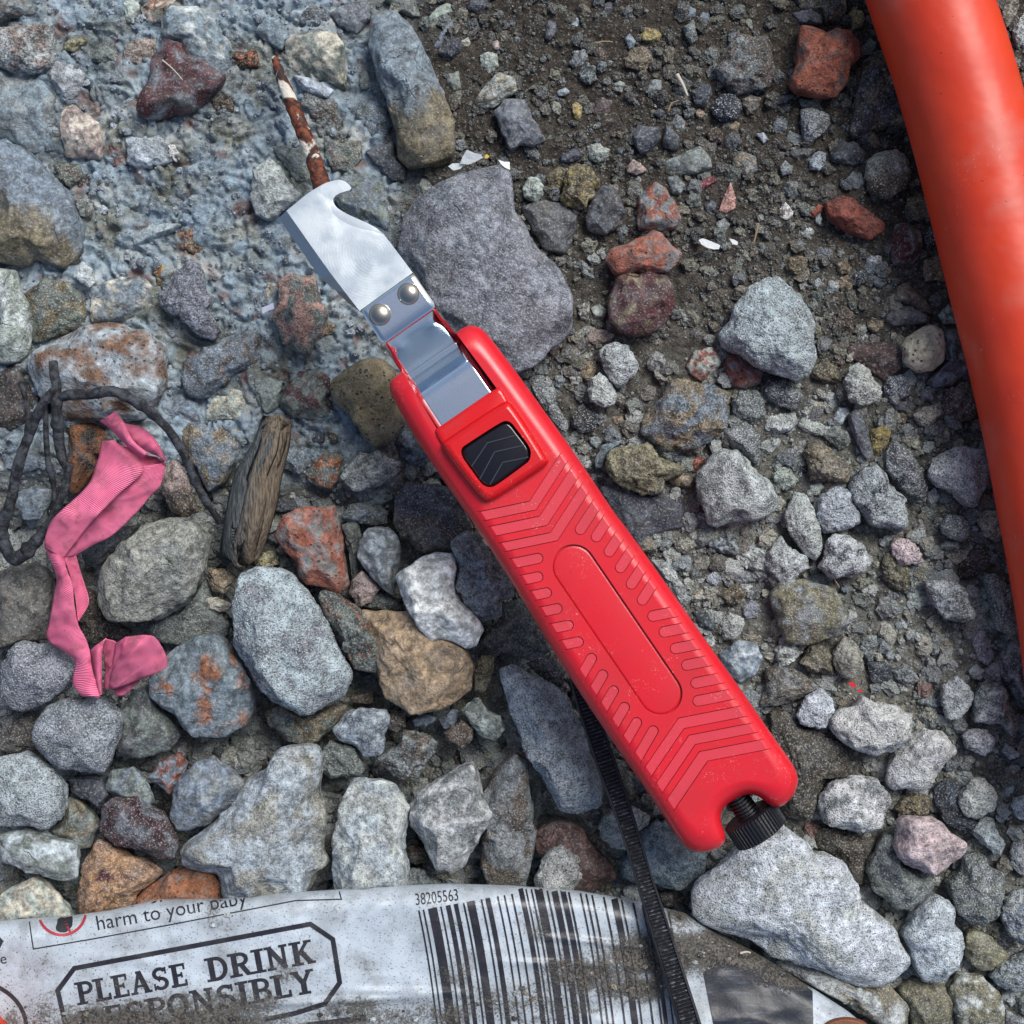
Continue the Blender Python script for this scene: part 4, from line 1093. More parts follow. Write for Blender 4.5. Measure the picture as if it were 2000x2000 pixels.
# ------------------------------------------------------------------ loose crumbs: soil grains, grit, chips (nobody could count them)
def crumbs():
    rs = np.random.RandomState(3)
    out = []
    N = 150000
    x = rs.uniform(-100, 2100, N)
    y = rs.uniform(-100, 2100, N)
    a, d, c = region(x, y)
    cl = np.clip(.55 + 1.1 * n2(x, y, 90, 2, 61.), .08, 1)
    prob = a * .16 + d * .85 + c * (.70 + .3 * sig((y - 800) / 150)) * cl
    ci = covered[np.clip(((y + 120) / cell).astype(int), 0, 559), np.clip(((x + 120) / cell).astype(int), 0, 559)]
    keep = (rs.uniform(size=N) < prob) & (~ci)
    x, y, a, d, c = x[keep], y[keep], a[keep], d[keep], c[keep]
    n = len(x)
    u = rs.uniform(size=n)
    rad = .00022 * (1 - u * .9975) ** (-1 / 2.6)          # mostly sand, a few pebbles
    rad = np.minimum(rad, .0019)
    big = (rs.uniform(size=n) < .050 + .060 * sig((y - 760) / 120)) & (c > .5)
    rad[big] = rs.uniform(.0008, .0023, big.sum()) * np.where(y[big] > 700, 1.0, .85)
    bd_ = (d > .5) & (rs.uniform(size=n) < .14)
    rad[bd_] = rs.uniform(.0010, .0030, bd_.sum())
    rad = np.where(a > .5, np.minimum(rad, .0009), rad)
    z = ground_z(x, y) + rad * .15
    low = sig((y - 700) / 120)
    pal = np.array([PAL[q] for q in ('gy', 'lgc', 'bl', 'ltn', 'tn', 'ol3', 'bn', 'nv', 'gn', 'lg', 'db', 'rdd', 'wh', 'cr', 'pu', 'rd')])
    wU = np.array([7, .7, 5, 1.2, 7, 12, 26, 9, 6, .5, 22, .8, .15, .4, 6, .25])
    wL = np.array([20, 24, 9, 12, 5, 8, 3, 5, 8, 16, 1, .4, 1.5, 2.0, 4, .15])
    cdU, cdL = np.cumsum(wU / wU.sum()), np.cumsum(wL / wL.sum())
    pick = rs.uniform(size=n)
    iU, iL = np.searchsorted(cdU, pick), np.searchsorted(cdL, pick)
    idx = np.where(rs.uniform(size=n) < low, iL, iU)
    C = pal[np.clip(idx, 0, 15)] * rs.uniform(.7, 1.15, (n, 1))
    C = C * (.74 + .26 * low)[:, None] * .5 + .5 * C.mean(0) * (.62 + .38 * low)[:, None] * rs.uniform(.7, 1.2, (n, 1))
    dm = (d > .5)[:, None]
    C = np.where(dm, C * .95, C)
    am = (a > .5)[:, None]
    C = np.where(am, np.array([.22, .25, .28]) * rs.uniform(.5, 1.6, (n, 1)), C)
    V = np.stack([(x - 1000) * S, (1000 - y) * S, z], 1)
    me = bpy.data.meshes.new('gravel')
    me.vertices.add(n)
    me.vertices.foreach_set('co', V.astype(np.float32).ravel())
    sc = rad[:, None] * np.stack([rs.uniform(.75, 1.35, n), rs.uniform(.75, 1.2, n), rs.uniform(.55, .95, n)], 1)
    at = me.attributes.new('siz', 'FLOAT_VECTOR', 'POINT')
    at.data.foreach_set('vector', sc.astype(np.float32).ravel())
    at = me.attributes.new('rot', 'FLOAT_VECTOR', 'POINT')
    rot = np.stack([rs.uniform(-.5, .5, n), rs.uniform(-.5, .5, n), rs.uniform(0, 6.28, n)], 1)
    at.data.foreach_set('vector', rot.astype(np.float32).ravel())
    at = me.attributes.new('col', 'FLOAT_VECTOR', 'POINT')
    at.data.foreach_set('vector', C.astype(np.float32).ravel())
    at = me.attributes.new('pick', 'INT', 'POINT')
    at.data.foreach_set('value', rs.randint(0, 8, n).astype(np.int32))
    m = M('grit', rough=.9, spec=.2)
    v = m.coord(False)
    cc = m.attr('col', 'INSTANCER')
    tc = m.n('ShaderNodeTexCoord')
    ge = m.n('ShaderNodeNewGeometry')
    fine = m.noise(ge.outputs['Position'], 2600, 2, .6)
    cc = m.scale(cc, m.mr(fine, .3, .7, .6, 1.4))
    cc = m.mix(m.math('MULTIPLY', m.mr(fine, .56, .68), .35), cc, (.55, .55, .54))
    m.out(cc, m.bump(fine, .0005, .8))
    me.materials.append(m.m)
    o = link('gravel', me)
    ng = bpy.data.node_groups.new('crumbs', 'GeometryNodeTree')
    ng.interface.new_socket('Geometry', in_out='INPUT', socket_type='NodeSocketGeometry')
    ng.interface.new_socket('Geometry', in_out='OUTPUT', socket_type='NodeSocketGeometry')
    nn, L = ng.nodes, ng.links
    gi, go = nn.new('NodeGroupInput'), nn.new('NodeGroupOutput')
    join = nn.new('GeometryNodeGeometryToInstance')
    pos = nn.new('GeometryNodeInputPosition')
    geos = []
    for k in range(8):
        ic = nn.new('GeometryNodeMeshIcoSphere')
        ic.inputs['Radius'].default_value = 1
        ic.inputs['Subdivisions'].default_value = 3
        ad = nn.new('ShaderNodeVectorMath')
        ad.operation = 'ADD'
        ad.inputs[1].default_value = (k * 7.1, k * 3.3, k * 1.7)
        L.new(pos.outputs[0], ad.inputs[0])
        no = nn.new('ShaderNodeTexNoise')
        no.inputs['Scale'].default_value = 1.15
        no.inputs['Detail'].default_value = 2.5
        L.new(ad.outputs[0], no.inputs['Vector'])
        sb = nn.new('ShaderNodeVectorMath')
        sb.operation = 'SUBTRACT'
        sb.inputs[1].default_value = (.5, .5, .5)
        L.new(no.outputs['Color'], sb.inputs[0])
        sl = nn.new('ShaderNodeVectorMath')
        sl.operation = 'SCALE'
        sl.inputs['Scale'].default_value = 1.9
        L.new(sb.outputs[0], sl.inputs[0])
        sp = nn.new('GeometryNodeSetPosition')
        L.new(ic.outputs['Mesh'], sp.inputs['Geometry'])
        L.new(sl.outputs[0], sp.inputs['Offset'])
        geos.append(sp.outputs[0])
    for gsock in reversed(geos):
        L.new(gsock, join.inputs[0])
    iop = nn.new('GeometryNodeInstanceOnPoints')
    iop.inputs['Pick Instance'].default_value = True
    L.new(gi.outputs[0], iop.inputs['Points'])
    L.new(join.outputs[0], iop.inputs['Instance'])

    def na(name, typ):
        q = nn.new('GeometryNodeInputNamedAttribute')
        q.data_type = typ
        q.inputs['Name'].default_value = name
        return q.outputs['Attribute']
    L.new(na('pick', 'INT'), iop.inputs['Instance Index'])
    er = nn.new('FunctionNodeEulerToRotation')
    L.new(na('rot', 'FLOAT_VECTOR'), er.inputs[0])
    L.new(er.outputs[0], iop.inputs['Rotation'])
    L.new(na('siz', 'FLOAT_VECTOR'), iop.inputs['Scale'])
    sm = nn.new('GeometryNodeSetMaterial')
    sm.inputs['Material'].default_value = m.m
    L.new(iop.outputs[0], sm.inputs['Geometry'])
    L.new(sm.outputs[0], go.inputs[0])
    md = o.modifiers.new('crumbs', 'NODES')
    md.node_group = ng
    tag(o, 'loose grit and crumbs of soil filling the gaps between stones', 'gravel', kind='stuff')
    print('crumbs', n)


crumbs()

# ------------------------------------------------------------------ shape helpers in plan px
def chaikin(P, n=2):
    P = np.asarray(P, float)
    for _ in range(n):
        Q = np.roll(P, -1, 0)
        P = np.stack([P * .75 + Q * .25, P * .25 + Q * .75], 1).reshape(-1, 2)
    return P


def resample(P, n):
    Q = np.vstack([P, P[:1]])
    L = np.concatenate([[0], np.cumsum(np.linalg.norm(np.diff(Q, axis=0), axis=1))])
    t = np.linspace(0, L[-1], n, endpoint=False)
    return np.stack([np.interp(t, L, Q[:, 0]), np.interp(t, L, Q[:, 1])], 1)


def signed(P):
    return (P[:, 0] * np.roll(P[:, 1], -1) - np.roll(P[:, 0], -1) * P[:, 1]).sum()


def _unloop(P):
    """drop points caught in small swallow-tail loops of an offset curve"""
    n = len(P)
    w_ = max(8, n // 6)
    keep = np.ones(n, bool)
    A, B = P, np.roll(P, -1, 0)
    i = 0
    while i < n:
        if keep[i]:
            a, b = A[i], B[i]
            for j in range(min(w_, n - 3), 1, -1):
                q = (i + j) % n
                c, d = A[q], B[q]
                r, s_ = b - a, d - c
                den = r[0] * s_[1] - r[1] * s_[0]
                if abs(den) < 1e-12:
                    continue
                t = ((c[0] - a[0]) * s_[1] - (c[1] - a[1]) * s_[0]) / den
                u = ((c[0] - a[0]) * r[1] - (c[1] - a[1]) * r[0]) / den
                if 0 < t < 1 and 0 < u < 1:
                    for k in range(1, j + 1):
                        keep[(i + k) % n] = False
                    break
        i += 1
    return P[keep]


def offset_in(P, d):
    n = len(P)
    k = max(1, int(math.ceil(abs(d) / .8)))
    for _ in range(k):
        t = np.roll(P, -1, 0) - np.roll(P, 1, 0)
        t /= np.linalg.norm(t, axis=1)[:, None] + 1e-9
        nn_ = np.stack([-t[:, 1], t[:, 0]], 1) * (1 if signed(P) > 0 else -1)
        Q = P + nn_ * (d / k)
        Q = Q * .7 + (np.roll(Q, 1, 0) + np.roll(Q, -1, 0)) * .15
        Q = resample(Q, n)
        # keep the starting point matched to the ring below
        s0 = int(np.argmin(np.linalg.norm(Q - P[0], axis=1)))
        P = np.roll(Q, -s0, 0)
    return P


def solid(outline, z0, z1, bw, bh, steps=9, n=260, bottom_r=None, smooth=2, zmap=None):
    """closed solid: vertical sides, quarter-round shoulder bw px wide and bh metres deep, flat top; faces up"""
    P = resample(chaikin(outline, smooth), n)
    if signed(P) < 0:
        P = P[::-1]
    bm = bmesh.new()
    rings = []

    def ring(Q, z):
        V = Wn(Q, z)
        rings.append([bm.verts.new(v) for v in V])
    if bottom_r:
        Q = P.copy()
        for k in range(5):
            Q = offset_in(Q, bw * .5 / 5)
        ring(Q, z0)
        ring(P, z0 + bh * .5)
    else:
        ring(P, z0)
    ring(P, z1 - bh)
    Q = P.copy()
    prev = 0
    for k in range(1, steps + 1):
        a = math.pi / 2 * k / steps
        x = bw * (1 - math.cos(a))
        Q = offset_in(Q, x - prev)
        prev = x
        if k == steps:
            Q = resample(Q, n) if False else Q
        ring(Q, z1 - bh + bh * math.sin(a))
    if len(_unloop(Q)) < n:
        print('LOOPS', n, len(_unloop(Q)))
    for A, B in zip(rings[:-1], rings[1:]):
        for i in range(n):
            j = (i + 1) % n
            bm.faces.new((A[i], B[i], B[j], A[j]))
    for loop, flip in ((rings[-1], True), (rings[0], False)):
        vs = loop[::-1] if flip else loop
        bm.faces.new(vs)
    bmesh.ops.recalc_face_normals(bm, faces=bm.faces)
    return bm


def prism(bm, poly, z0, z1):
    poly = np.asarray(poly, float)
    if signed(poly) < 0:
        poly = poly[::-1]
    a = [bm.verts.new(v) for v in Wn(poly, z0)]
    b = [bm.verts.new(v) for v in Wn(poly, z1)]
    n = len(a)
    bm.faces.new(a)
    bm.faces.new(b[::-1])
    for i in range(n):
        j = (i + 1) % n
        bm.faces.new((a[i], b[i], b[j], a[j]))


def bool_diff(bmA, bmB, name, smooth=28, off=None):
    bmesh.ops.recalc_face_normals(bmB, faces=bmB.faces)
    for b_ in (bmA, bmB):                 # the solver works better in millimetres
        bmesh.ops.scale(b_, vec=(1000, 1000, 1000), verts=b_.verts)
    ma = bpy.data.meshes.new(name)
    bmA.to_mesh(ma)
    bmA.free()
    mb = bpy.data.meshes.new('cut')
    bmB.to_mesh(mb)
    bmB.free()
    a = bpy.data.objects.new('tmp_a', ma)
    b = bpy.data.objects.new('tmp_b', mb)
    COL.objects.link(a)
    COL.objects.link(b)
    md = a.modifiers.new('b', 'BOOLEAN')
    md.operation = 'DIFFERENCE'
    md.object = b
    md.solver = 'EXACT'
    dg = bpy.context.evaluated_depsgraph_get()
    me = bpy.data.meshes.new_from_object(a.evaluated_get(dg))
    me.name = name
    me.transform(Matrix.Scale(.001, 4))
    bpy.data.objects.remove(a)
    bpy.data.objects.remove(b)
    bpy.data.meshes.remove(mb)
    for p in me.polygons:
        p.use_smooth = True
    me.set_sharp_from_angle(angle=R(smooth))
    return me


def shift(me, loc):
    me.transform(Matrix.Translation(-Vector(loc)))
    return me


def capsule(c, dr, r, L, n=14):
    """U shape: round end at c, two straight legs along dr for L px"""
    dr = np.array(dr) / np.hypot(*dr)
    nr = np.array([-dr[1], dr[0]])
    c = np.array(c, float)
    P = [c + nr * r + dr * L]
    for k in range(n + 1):
        a = math.pi / 2 + math.pi * k / n
        P.append(c + r * (dr * math.cos(a) + nr * math.sin(a)))
    P.append(c - nr * r + dr * L)
    return np.array(P)


def T(tile, pts):
    o = np.array([int(tile[1]) * 500, int(tile[0]) * 500])
    return np.array(pts, float) / 3.864 + o


def tube(pts, rad, nseg=12, closed=True):
    """pts (N,3) metres; rad (N,)"""
    pts = np.asarray(pts, float)
    rad = np.broadcast_to(rad, (len(pts),))
    t = np.gradient(pts, axis=0)
    t /= np.linalg.norm(t, axis=1)[:, None] + 1e-12
    up = np.array([0, 0, 1.])
    s = np.cross(t, up)
    bad = np.linalg.norm(s, axis=1) < 1e-3
    s[bad] = [1, 0, 0]
    s /= np.linalg.norm(s, axis=1)[:, None]
    u = np.cross(s, t)
    a = np.arange(nseg) / nseg * 2 * np.pi
    V = pts[:, None] + rad[:, None, None] * (np.cos(a)[None, :, None] * s[:, None] + np.sin(a)[None, :, None] * u[:, None])
    N = len(pts)
    V = V.reshape(-1, 3)
    F = []
    for i in range(N - 1):
        for j in range(nseg):
            k = (j + 1) % nseg
            F.append((i * nseg + j, i * nseg + k, (i + 1) * nseg + k, (i + 1) * nseg + j))
    V = np.vstack([V, pts[0], pts[-1]])
    F = np.array(F)
    q = N * nseg
    caps = []
    for j in range(nseg):
        k = (j + 1) % nseg
        caps.append((q, k, j, j))
        caps.append((q + 1, (N - 1) * nseg + j, (N - 1) * nseg + k, (N - 1) * nseg + k))
    # caps as triangles need their own array width: split quads instead
    tri = np.vstack([F[:, [0, 1, 2]], F[:, [0, 2, 3]], np.array(caps)[:, :3]])
    return V, tri, a


def catmull(P, m=8):
    P = np.asarray(P, float)
    Q = np.vstack([2 * P[0] - P[1], P, 2 * P[-1] - P[-2]])
    out = []
    for i in range(1, len(Q) - 2):
        p0, p1, p2, p3 = Q[i - 1:i + 3]
        for k in range(m):
            t = k / m
            out.append(.5 * ((2 * p1) + (-p0 + p2) * t + (2 * p0 - 5 * p1 + 4 * p2 - p3) * t * t + (-p0 + 3 * p1 - 3 * p2 + p3) * t ** 3))
    out.append(P[-1])
    return np.array(out)


# ------------------------------------------------------------------ the knife
def red_plastic(name, col, rough=.38):
    m = M(name, rough=rough, spec=.5)
    v = m.coord(False)
    n1 = m.noise(v, 90, 3)
    c = m.mix(m.mr(n1, .35, .7), col, tuple(q * .86 for q in col))
    sc = m.noise(v, 1400, 3, .7, 1.5)
    where = m.noise(v, 120, 2)
    f = m.math('MULTIPLY', m.mr(sc, .60, .70), m.mr(where, .48, .66))
    c = m.mix(m.math('MULTIPLY', f, .6), c, (.75, .45, .42))
    dk = m.math('MULTIPLY', m.mr(m.noise(v, 2100, 1), .74, .80), .6)
    c = m.mix(dk, c, (.12, .01, .01))
    gr = m.noise(v, 3800, 1)
    return m.out(c, m.bump(gr, .00010, .2), m.mr(n1, .3, .7, rough - .05, rough + .08))


RED = red_plastic('red_grip_plastic', (.64, .014, .026), .32)
REDT = red_plastic('red_grip_textured', (.62, .030, .052), .50)
RED2 = red_plastic('red_slider_plastic', (.60, .006, .009), .28)
BLK = M('black_plastic', rough=.42, col=(.012, .013, .018))
BLK.out(nrm=BLK.bump(BLK.noise(BLK.coord(False), 3000, 2), .0002, .5))
BLK = BLK.m
GLS = M('black_gloss', rough=.12, col=(.006, .006, .010)).m

HT, HB = .0415, .0245
HO = np.array([(759, 756), (764, 741), (779.5, 729), (800, 716), (880, 658), (896, 645), (910, 637), (924, 635), (940, 641), (952, 652),
               (1000, 715), (1052, 787), (1114, 873), (1157, 937), (1199, 1000), (1220, 1026), (1298, 1135), (1388, 1264),
               (1440, 1336), (1500, 1424), (1540, 1480), (1556, 1505), (1560, 1528), (1550, 1555), (1530, 1575), (1512, 1578),
               (1497, 1568), (1483, 1556), (1468, 1551), (1452, 1553), (1430, 1564), (1414, 1576), (1407, 1590), (1409, 1610),
               (1417, 1630), (1416, 1645), (1404, 1657), (1372, 1667), (1345, 1660), (1326, 1641), (1285, 1576), (1230, 1497),
               (1166, 1404), (1103.5, 1308), (1041, 1207), (1000, 1137), (960, 1076), (924, 1021), (909, 1000), (849, 914), (798, 834),
               (772, 787)])
base = W(1160, 1160, HB)
knife = thing('cable_knife', 'red plastic cable knife with a hooked steel blade lying across the stones', 'knife', base)

bm = solid(HO, HB, HT, 36, .0048, steps=10, n=420, bottom_r=True, smooth=2)
cut = bmesh.new()
dep = .00022
CAPS = []
zt = HT + .002
AP = [(1034, 979), (1047, 996), (1054, 1008), (1069, 1026), (1075, 1040), (1089, 1056)]
dl, dr = np.array((-.979, .203)), np.array((.545, -.839))


def band(A, B, dl, dr, l1, l2, wv=0):
    A, B = np.array(A, float), np.array(B, float)
    return [A + dl * l1, A, A + dr * l2, B + dr * l2, B, B + dl * l1]


for k in (0, 2, 4):
    prism(cut, band(AP[k], AP[k + 1], dl, dr, 150, 120), HT - dep, zt)
BP = [(1325, 1402.5), (1336, 1423), (1345.5, 1436), (1358, 1454), (1366, 1468), (1382, 1486.5)]
dl2, dr2 = np.array((-.564, .826)), np.array((.981, -.191))
for k in (0, 2, 4):
    prism(cut, band(BP[k], BP[k + 1], dl2, dr2, 150, 150), HT - dep, zt)
for tx, ty_ in [(235, 350), (235, 490), (300, 610), (380, 730), (465, 855), (540, 980)]:
    c = T('22', [(tx - 40, ty_)])[0]
    CAPS.append((c, (-.979, .203), 10, 90))
    prism(cut, capsule(c, (-.979, .203), 10, 90), HT - dep, zt)
for tx, ty_ in [(600, 1105), (685, 1230), (765, 1350), (848, 1475), (940, 1590), (1065, 1652)]:
    c = T('22', [(tx, ty_)])[0]
    CAPS.append((c, (-.50, .86), 10, 90))
    prism(cut, capsule(c, (-.50, .86), 10, 90), HT - dep, zt)
for tx, ty_ in [(517, 130), (638, 185), (735, 297), (820, 418), (902, 542), (985, 662)]:
    c = T('22', [(tx, ty_)])[0]
    CAPS.append((c, (.545, -.839), 10.5, 90))
    prism(cut, capsule(c, (.545, -.839), 10.5, 90), HT - dep, zt)
for tx, ty_ in [(1065, 785), (1150, 905), (1235, 1030), (1320, 1155), (1390, 1290), (1405, 1425)]:
    c = T('22', [(tx, ty_)])[0]
    CAPS.append((c, (.981, -.191), 10.5, 95))
    prism(cut, capsule(c, (.981, -.191), 10.5, 95), HT - dep, zt)
pc0, pc1, pr = np.array((1120.5, 1106.)), np.array((1290, 1354.5)), 43.
pd = (pc1 - pc0) / np.linalg.norm(pc1 - pc0)
pn = np.array([-pd[1], pd[0]])


def stadium(r):
    P = []
    for k in range(25):
        a = math.pi / 2 + math.pi * k / 24
        P.append(pc0 + r * (pd * math.cos(a) + pn * math.sin(a)))
    for k in range(25):
        a = -math.pi / 2 + math.pi * k / 24
        P.append(pc1 + r * (pd * math.cos(a) + pn * math.sin(a)))
    return np.array(P)


prism(cut, stadium(pr), HT - .0009, zt)
# channel of the blade carrier between the two prongs
prism(cut, [(742, 655), (846, 590), (975, 765), (1010, 830), (900, 900), (858, 845)], HT - .0145, zt)
me = bool_diff(bm, cut, 'handle')
# fine moulded line round every recess
bm = bmesh.new()
bm.from_mesh(me)
cut = bmesh.new()


def groove(path, w_=1.6, dp=.0008):
    path = np.asarray(path, float)
    t = np.gradient(path, axis=0)
    d0 = np.diff(path, axis=0)
    d0 /= np.linalg.norm(d0, axis=1)[:, None]
    L_, R_ = [], []
    for i in range(len(path)):
        a_ = d0[max(i - 1, 0)]
        b_ = d0[min(i, len(d0) - 1)]
        q = a_ + b_
        q /= np.linalg.norm(q)
        nn0 = np.array([-q[1], q[0]])
        k_ = w_ / 2 / max(.5, abs(nn0 @ np.array([-b_[1], b_[0]])))
        L_.append(path[i] + nn0 * k_)
        R_.append(path[i] - nn0 * k_)
    prism(cut, np.array(L_ + R_[::-1]), HT - dp, zt)


for p_ in AP:
    p_ = np.array(p_, float)
    groove([p_ + dl * 150, p_, p_ + dr * 120])
for p_ in BP:
    p_ = np.array(p_, float)
    groove([p_ + dl2 * 150, p_, p_ + dr2 * 150])
for c_, d_, r_, l_ in CAPS:
    groove(capsule(c_, d_, r_, l_))
me = bool_diff(bm, cut, 'handle')
me.materials.clear()
me.materials.append(RED)
me.materials.append(REDT)
for p_ in me.polygons:
    if p_.normal.z > .99 and abs(p_.center.z - (HT - dep)) < .00004:
        p_.material_index = 1
handle = link('handle', shift(me, base), None, knife)
wn = handle.modifiers.new('wn', 'WEIGHTED_NORMAL')
wn.keep_sharp = True
wn.weight = 100
# raised island inside the oval panel, a hair below the rim
bm = solid(stadium(pr - 3.2), HT - .0012, HT - .00045, 4, .0002, steps=3, n=160, smooth=0)
link('grip_panel', shift(from_bm('grip_panel', bm, 30), base), RED, knife)

# slider housing: a low lip in front, the raised frame with its window behind
lip = [(848, 840), (855, 836), (966, 759), (975, 756), (983, 762), (1000, 795), (1030, 850), (960, 950), (900, 925), (856, 860)]
bm = solid(lip, HT - .0042, HT + .0010, 9, .0010, steps=5, n=200, smooth=2)
lipo = link('slider_lip', shift(from_bm('slider_lip', bm, 35), base), RED2, knife)
fr = [(862, 868), (866, 861), (985, 782), (996, 783), (1004, 792), (1026, 823), (1068, 890), (1073, 899), (1070, 906), (1062, 914), (1010, 948),
      (964, 977), (949, 980), (937, 971), (912, 941), (868, 882)]
win = chaikin([(900, 884), (902, 874), (912, 867), (977, 825), (989, 821), (1000, 826), (1010, 840), (1031, 867), (1038, 882), (1035, 899), (1026, 907),
               (973, 946), (958, 953), (943, 948), (933, 935), (917, 913), (905, 897)], 2)
bm = solid(fr, HT - .0040, HT + .0030, 15, .0024, steps=8, n=260, smooth=2)
cut = bmesh.new()
prism(cut, win, HT + .0008, HT + .01)
me = bool_diff(bm, cut, 'slider_frame')
fro = link('slider_frame', shift(me, base), RED2, knife)
wn = fro.modifiers.new('wn', 'WEIGHTED_NORMAL')
wn.keep_sharp = True
wn.weight = 100
# black thumb pad with its chevron steps
wc = win.mean(0)
padp = wc + (win - wc) * .985
bm = solid(padp, HT + .0004, HT + .0021, 8, .0007, steps=4, n=160, smooth=0)
pad = link('thumb_pad', shift(from_bm('thumb_pad', bm, 30), base), GLS, knife)
bm = bmesh.new()
for A, a, b in (((952, 865), (1008, 850), (921, 911)), ((966, 882.6), (1024, 869.5), (937, 936)), ((982, 903), (1032, 893), (957, 946))):
    A, a, b = map(lambda q: np.array(q, float), (A, a, b))
    for e in (a, b):
        t = (e - A) / np.linalg.norm(e - A)
        nn_ = np.array([-t[1], t[0]]) * 1.1
        prism(bm, [A + nn_, e + nn_, e - nn_, A - nn_], HT + .0018, HT + .00236)
bmesh.ops.recalc_face_normals(bm, faces=bm.faces)
link('chevron', shift(from_bm('chevron', bm, 30), base), M('pad_ridge', rough=.3, col=(.03, .035, .05)).m, pad)

# steel
def steel(name, col=(.74, .79, .82), rough=.32, arcs=False, metal=1.0):
    m = M(name, rough=rough, metal=metal, col=col)
    v = m.coord(False)
    big = m.noise(v, 140, 3)
    c = m.mix(m.mr(big, .35, .7), col, tuple(q * .90 for q in col))
    sp = m.noise(v, 2600, 2, .6)
    c = m.mix(m.math('MULTIPLY', m.mr(sp, .66, .74), .45), c, (.30, .30, .30))
    h = m.noise(v, 1900, 3, .6)
    nrm = m.bump(h, .00003, .3)
    if arcs:
        w_ = m.n('ShaderNodeTexWave', wave_type='RINGS', rings_direction='Z', bands_direction='X')
        w_.inputs['Scale'].default_value = 480
        w_.inputs['Distortion'].default_value = 1.6
        mp = m.n('ShaderNodeVectorMath', operation='ADD')
        mp.inputs[1].default_value = (.0482, -.0748, 0)
        m.l(v, mp.inputs[0])
        m.l(mp.outputs[0], w_.inputs['Vector'])
        nrm = m.bump(w_.outputs['Fac'], .00001, .22, nrm)
    return m.out(c, nrm, m.mr(big, .3, .7, rough - .06, rough + .08))


ST_B = steel('ground_steel', (.78, .86, .88), .34, True)
ST_E = steel('ground_edge_steel_dimmed', (.40, .45, .50), .42)  # blade steel painted darker on the facets, to hold down the sun's glint
ST_P = steel('zinc_plated_steel', (.80, .87, .90), .09)
ST_R = steel('rivet_steel', (.55, .50, .42), .18)

ZS = HT + .0004                      # top face of the riveted plate
EL0, EL1 = np.array((703.5, 606.)), np.array((856.5, 838.))
ER0, ER1 = np.array((806.7, 532.)), np.array((966., 764.))
ss = np.concatenate([np.linspace(0, 70, 8), np.linspace(73, 95, 8), np.linspace(100, 146, 8), np.linspace(149, 163, 8), np.linspace(166, 205, 12),
                     np.linspace(212, 290, 6)])


def zprof(s):
    x = [0, 66, 78, 90, 110, 148, 156, 162, 168, 180, 195, 210, 290]
    z = [0, 0, -.0006, -.0024, -.0058, -.0120, -.0125, -.0118, -.0096, -.0062, -.0038, -.0028, -.0028]
    return np.interp(s, x, z)


zz = zprof(ss)
zz = np.convolve(np.concatenate([[zz[0]], zz, [zz[-1]]]), [.2, .6, .2], 'valid')
V, F = [], []
nx = 13
for i, s_ in enumerate(ss):
    f = s_ / 273
    a, b = EL0 + (EL1 - EL0) * f, ER0 + (ER1 - ER0) * f
    for j in range(nx):
        g = j / (nx - 1)
        p = a + (b - a) * g
        z = ZS + zz[i]
        # the two stamped stiffening dimples on the slope
        for gc in (.20, .80):
            z += .0007 * math.exp(-((g - gc) / .07) ** 2 - ((s_ - 101) / 9) ** 2)
        V.append(W(p[0], p[1], z))
for i in range(len(ss) - 1):
    for j in range(nx - 1):
        q = i * nx + j
        F.append((q, q + nx, q + nx + 1, q + 1))
me = mesh_np('blade_carrier', V, F)
shift(me, base)
car = link('blade_carrier', me, ST_P, knife)
md = car.modifiers.new('thick', 'SOLIDIFY')
md.thickness = .0009
md.offset = -1 if me.polygons[0].normal.z > 0 else 1
for (rx, ry) in ((742, 614.5), (797.6, 574)):
    bm = bmesh.new()
    prof = [(0, .0011), (.0008, .00104), (.0015, .00085), (.0021, .0005), (.0024, .0001), (.0025, -.0003)]
    cx, cy, cz = W(rx, ry, ZS)
    rings = []
    for r_, h_ in prof[1:]:
        rings.append([bm.verts.new((cx + r_ * math.cos(a), cy + r_ * math.sin(a), cz + h_)) for a in np.arange(28) / 28 * 2 * math.pi])
    top = bm.verts.new((cx, cy, cz + prof[0][1]))
    for i in range(28):
        bm.faces.new((top, rings[0][i], rings[0][(i + 1) % 28]))
        for A, B in zip(rings[:-1], rings[1:]):
            bm.faces.new((A[i], B[i], B[(i + 1) % 28], A[(i + 1) % 28]))
    link('rivet', shift(from_bm('rivet', bm, 60), base), ST_R, knife)

# hooked blade: flat, ground cutting edge on its left side, ground hook on its right
ZB = ZS - .0009
TH = .0020
flat = [(559.5, 411.5), (575, 399), (598, 380), (614, 369.5), (629, 361), (641, 355.5), (653, 352.5), (661, 351), (668, 352), (676, 355.5), (683, 361.5),
        (686.5, 367.5), (683, 371.5), (675, 373.5), (664, 377), (655.5, 382), (650.5, 389), (645, 402), (650, 416), (662, 428), (680, 438),
        (702, 446), (726, 451), (749, 457), (766, 479), (782, 500), (806.7, 533.5), (702.5, 607.5), (675, 572), (647.5, 536), (621.6, 500),
        (590, 455)]
outl = [(544.5, 426), (570, 463), (596, 500), (606, 515.5), (627, 544), (655, 567), (681, 593)]
hook = [(651, 395), (655, 402), (660, 407), (669, 413), (681, 419.5), (698, 427), (720, 437), (736, 446)]
bm = bmesh.new()
vf = [bm.verts.new(v) for v in Wn(np.array(flat), ZB)]
bm.faces.new(vf[::-1])
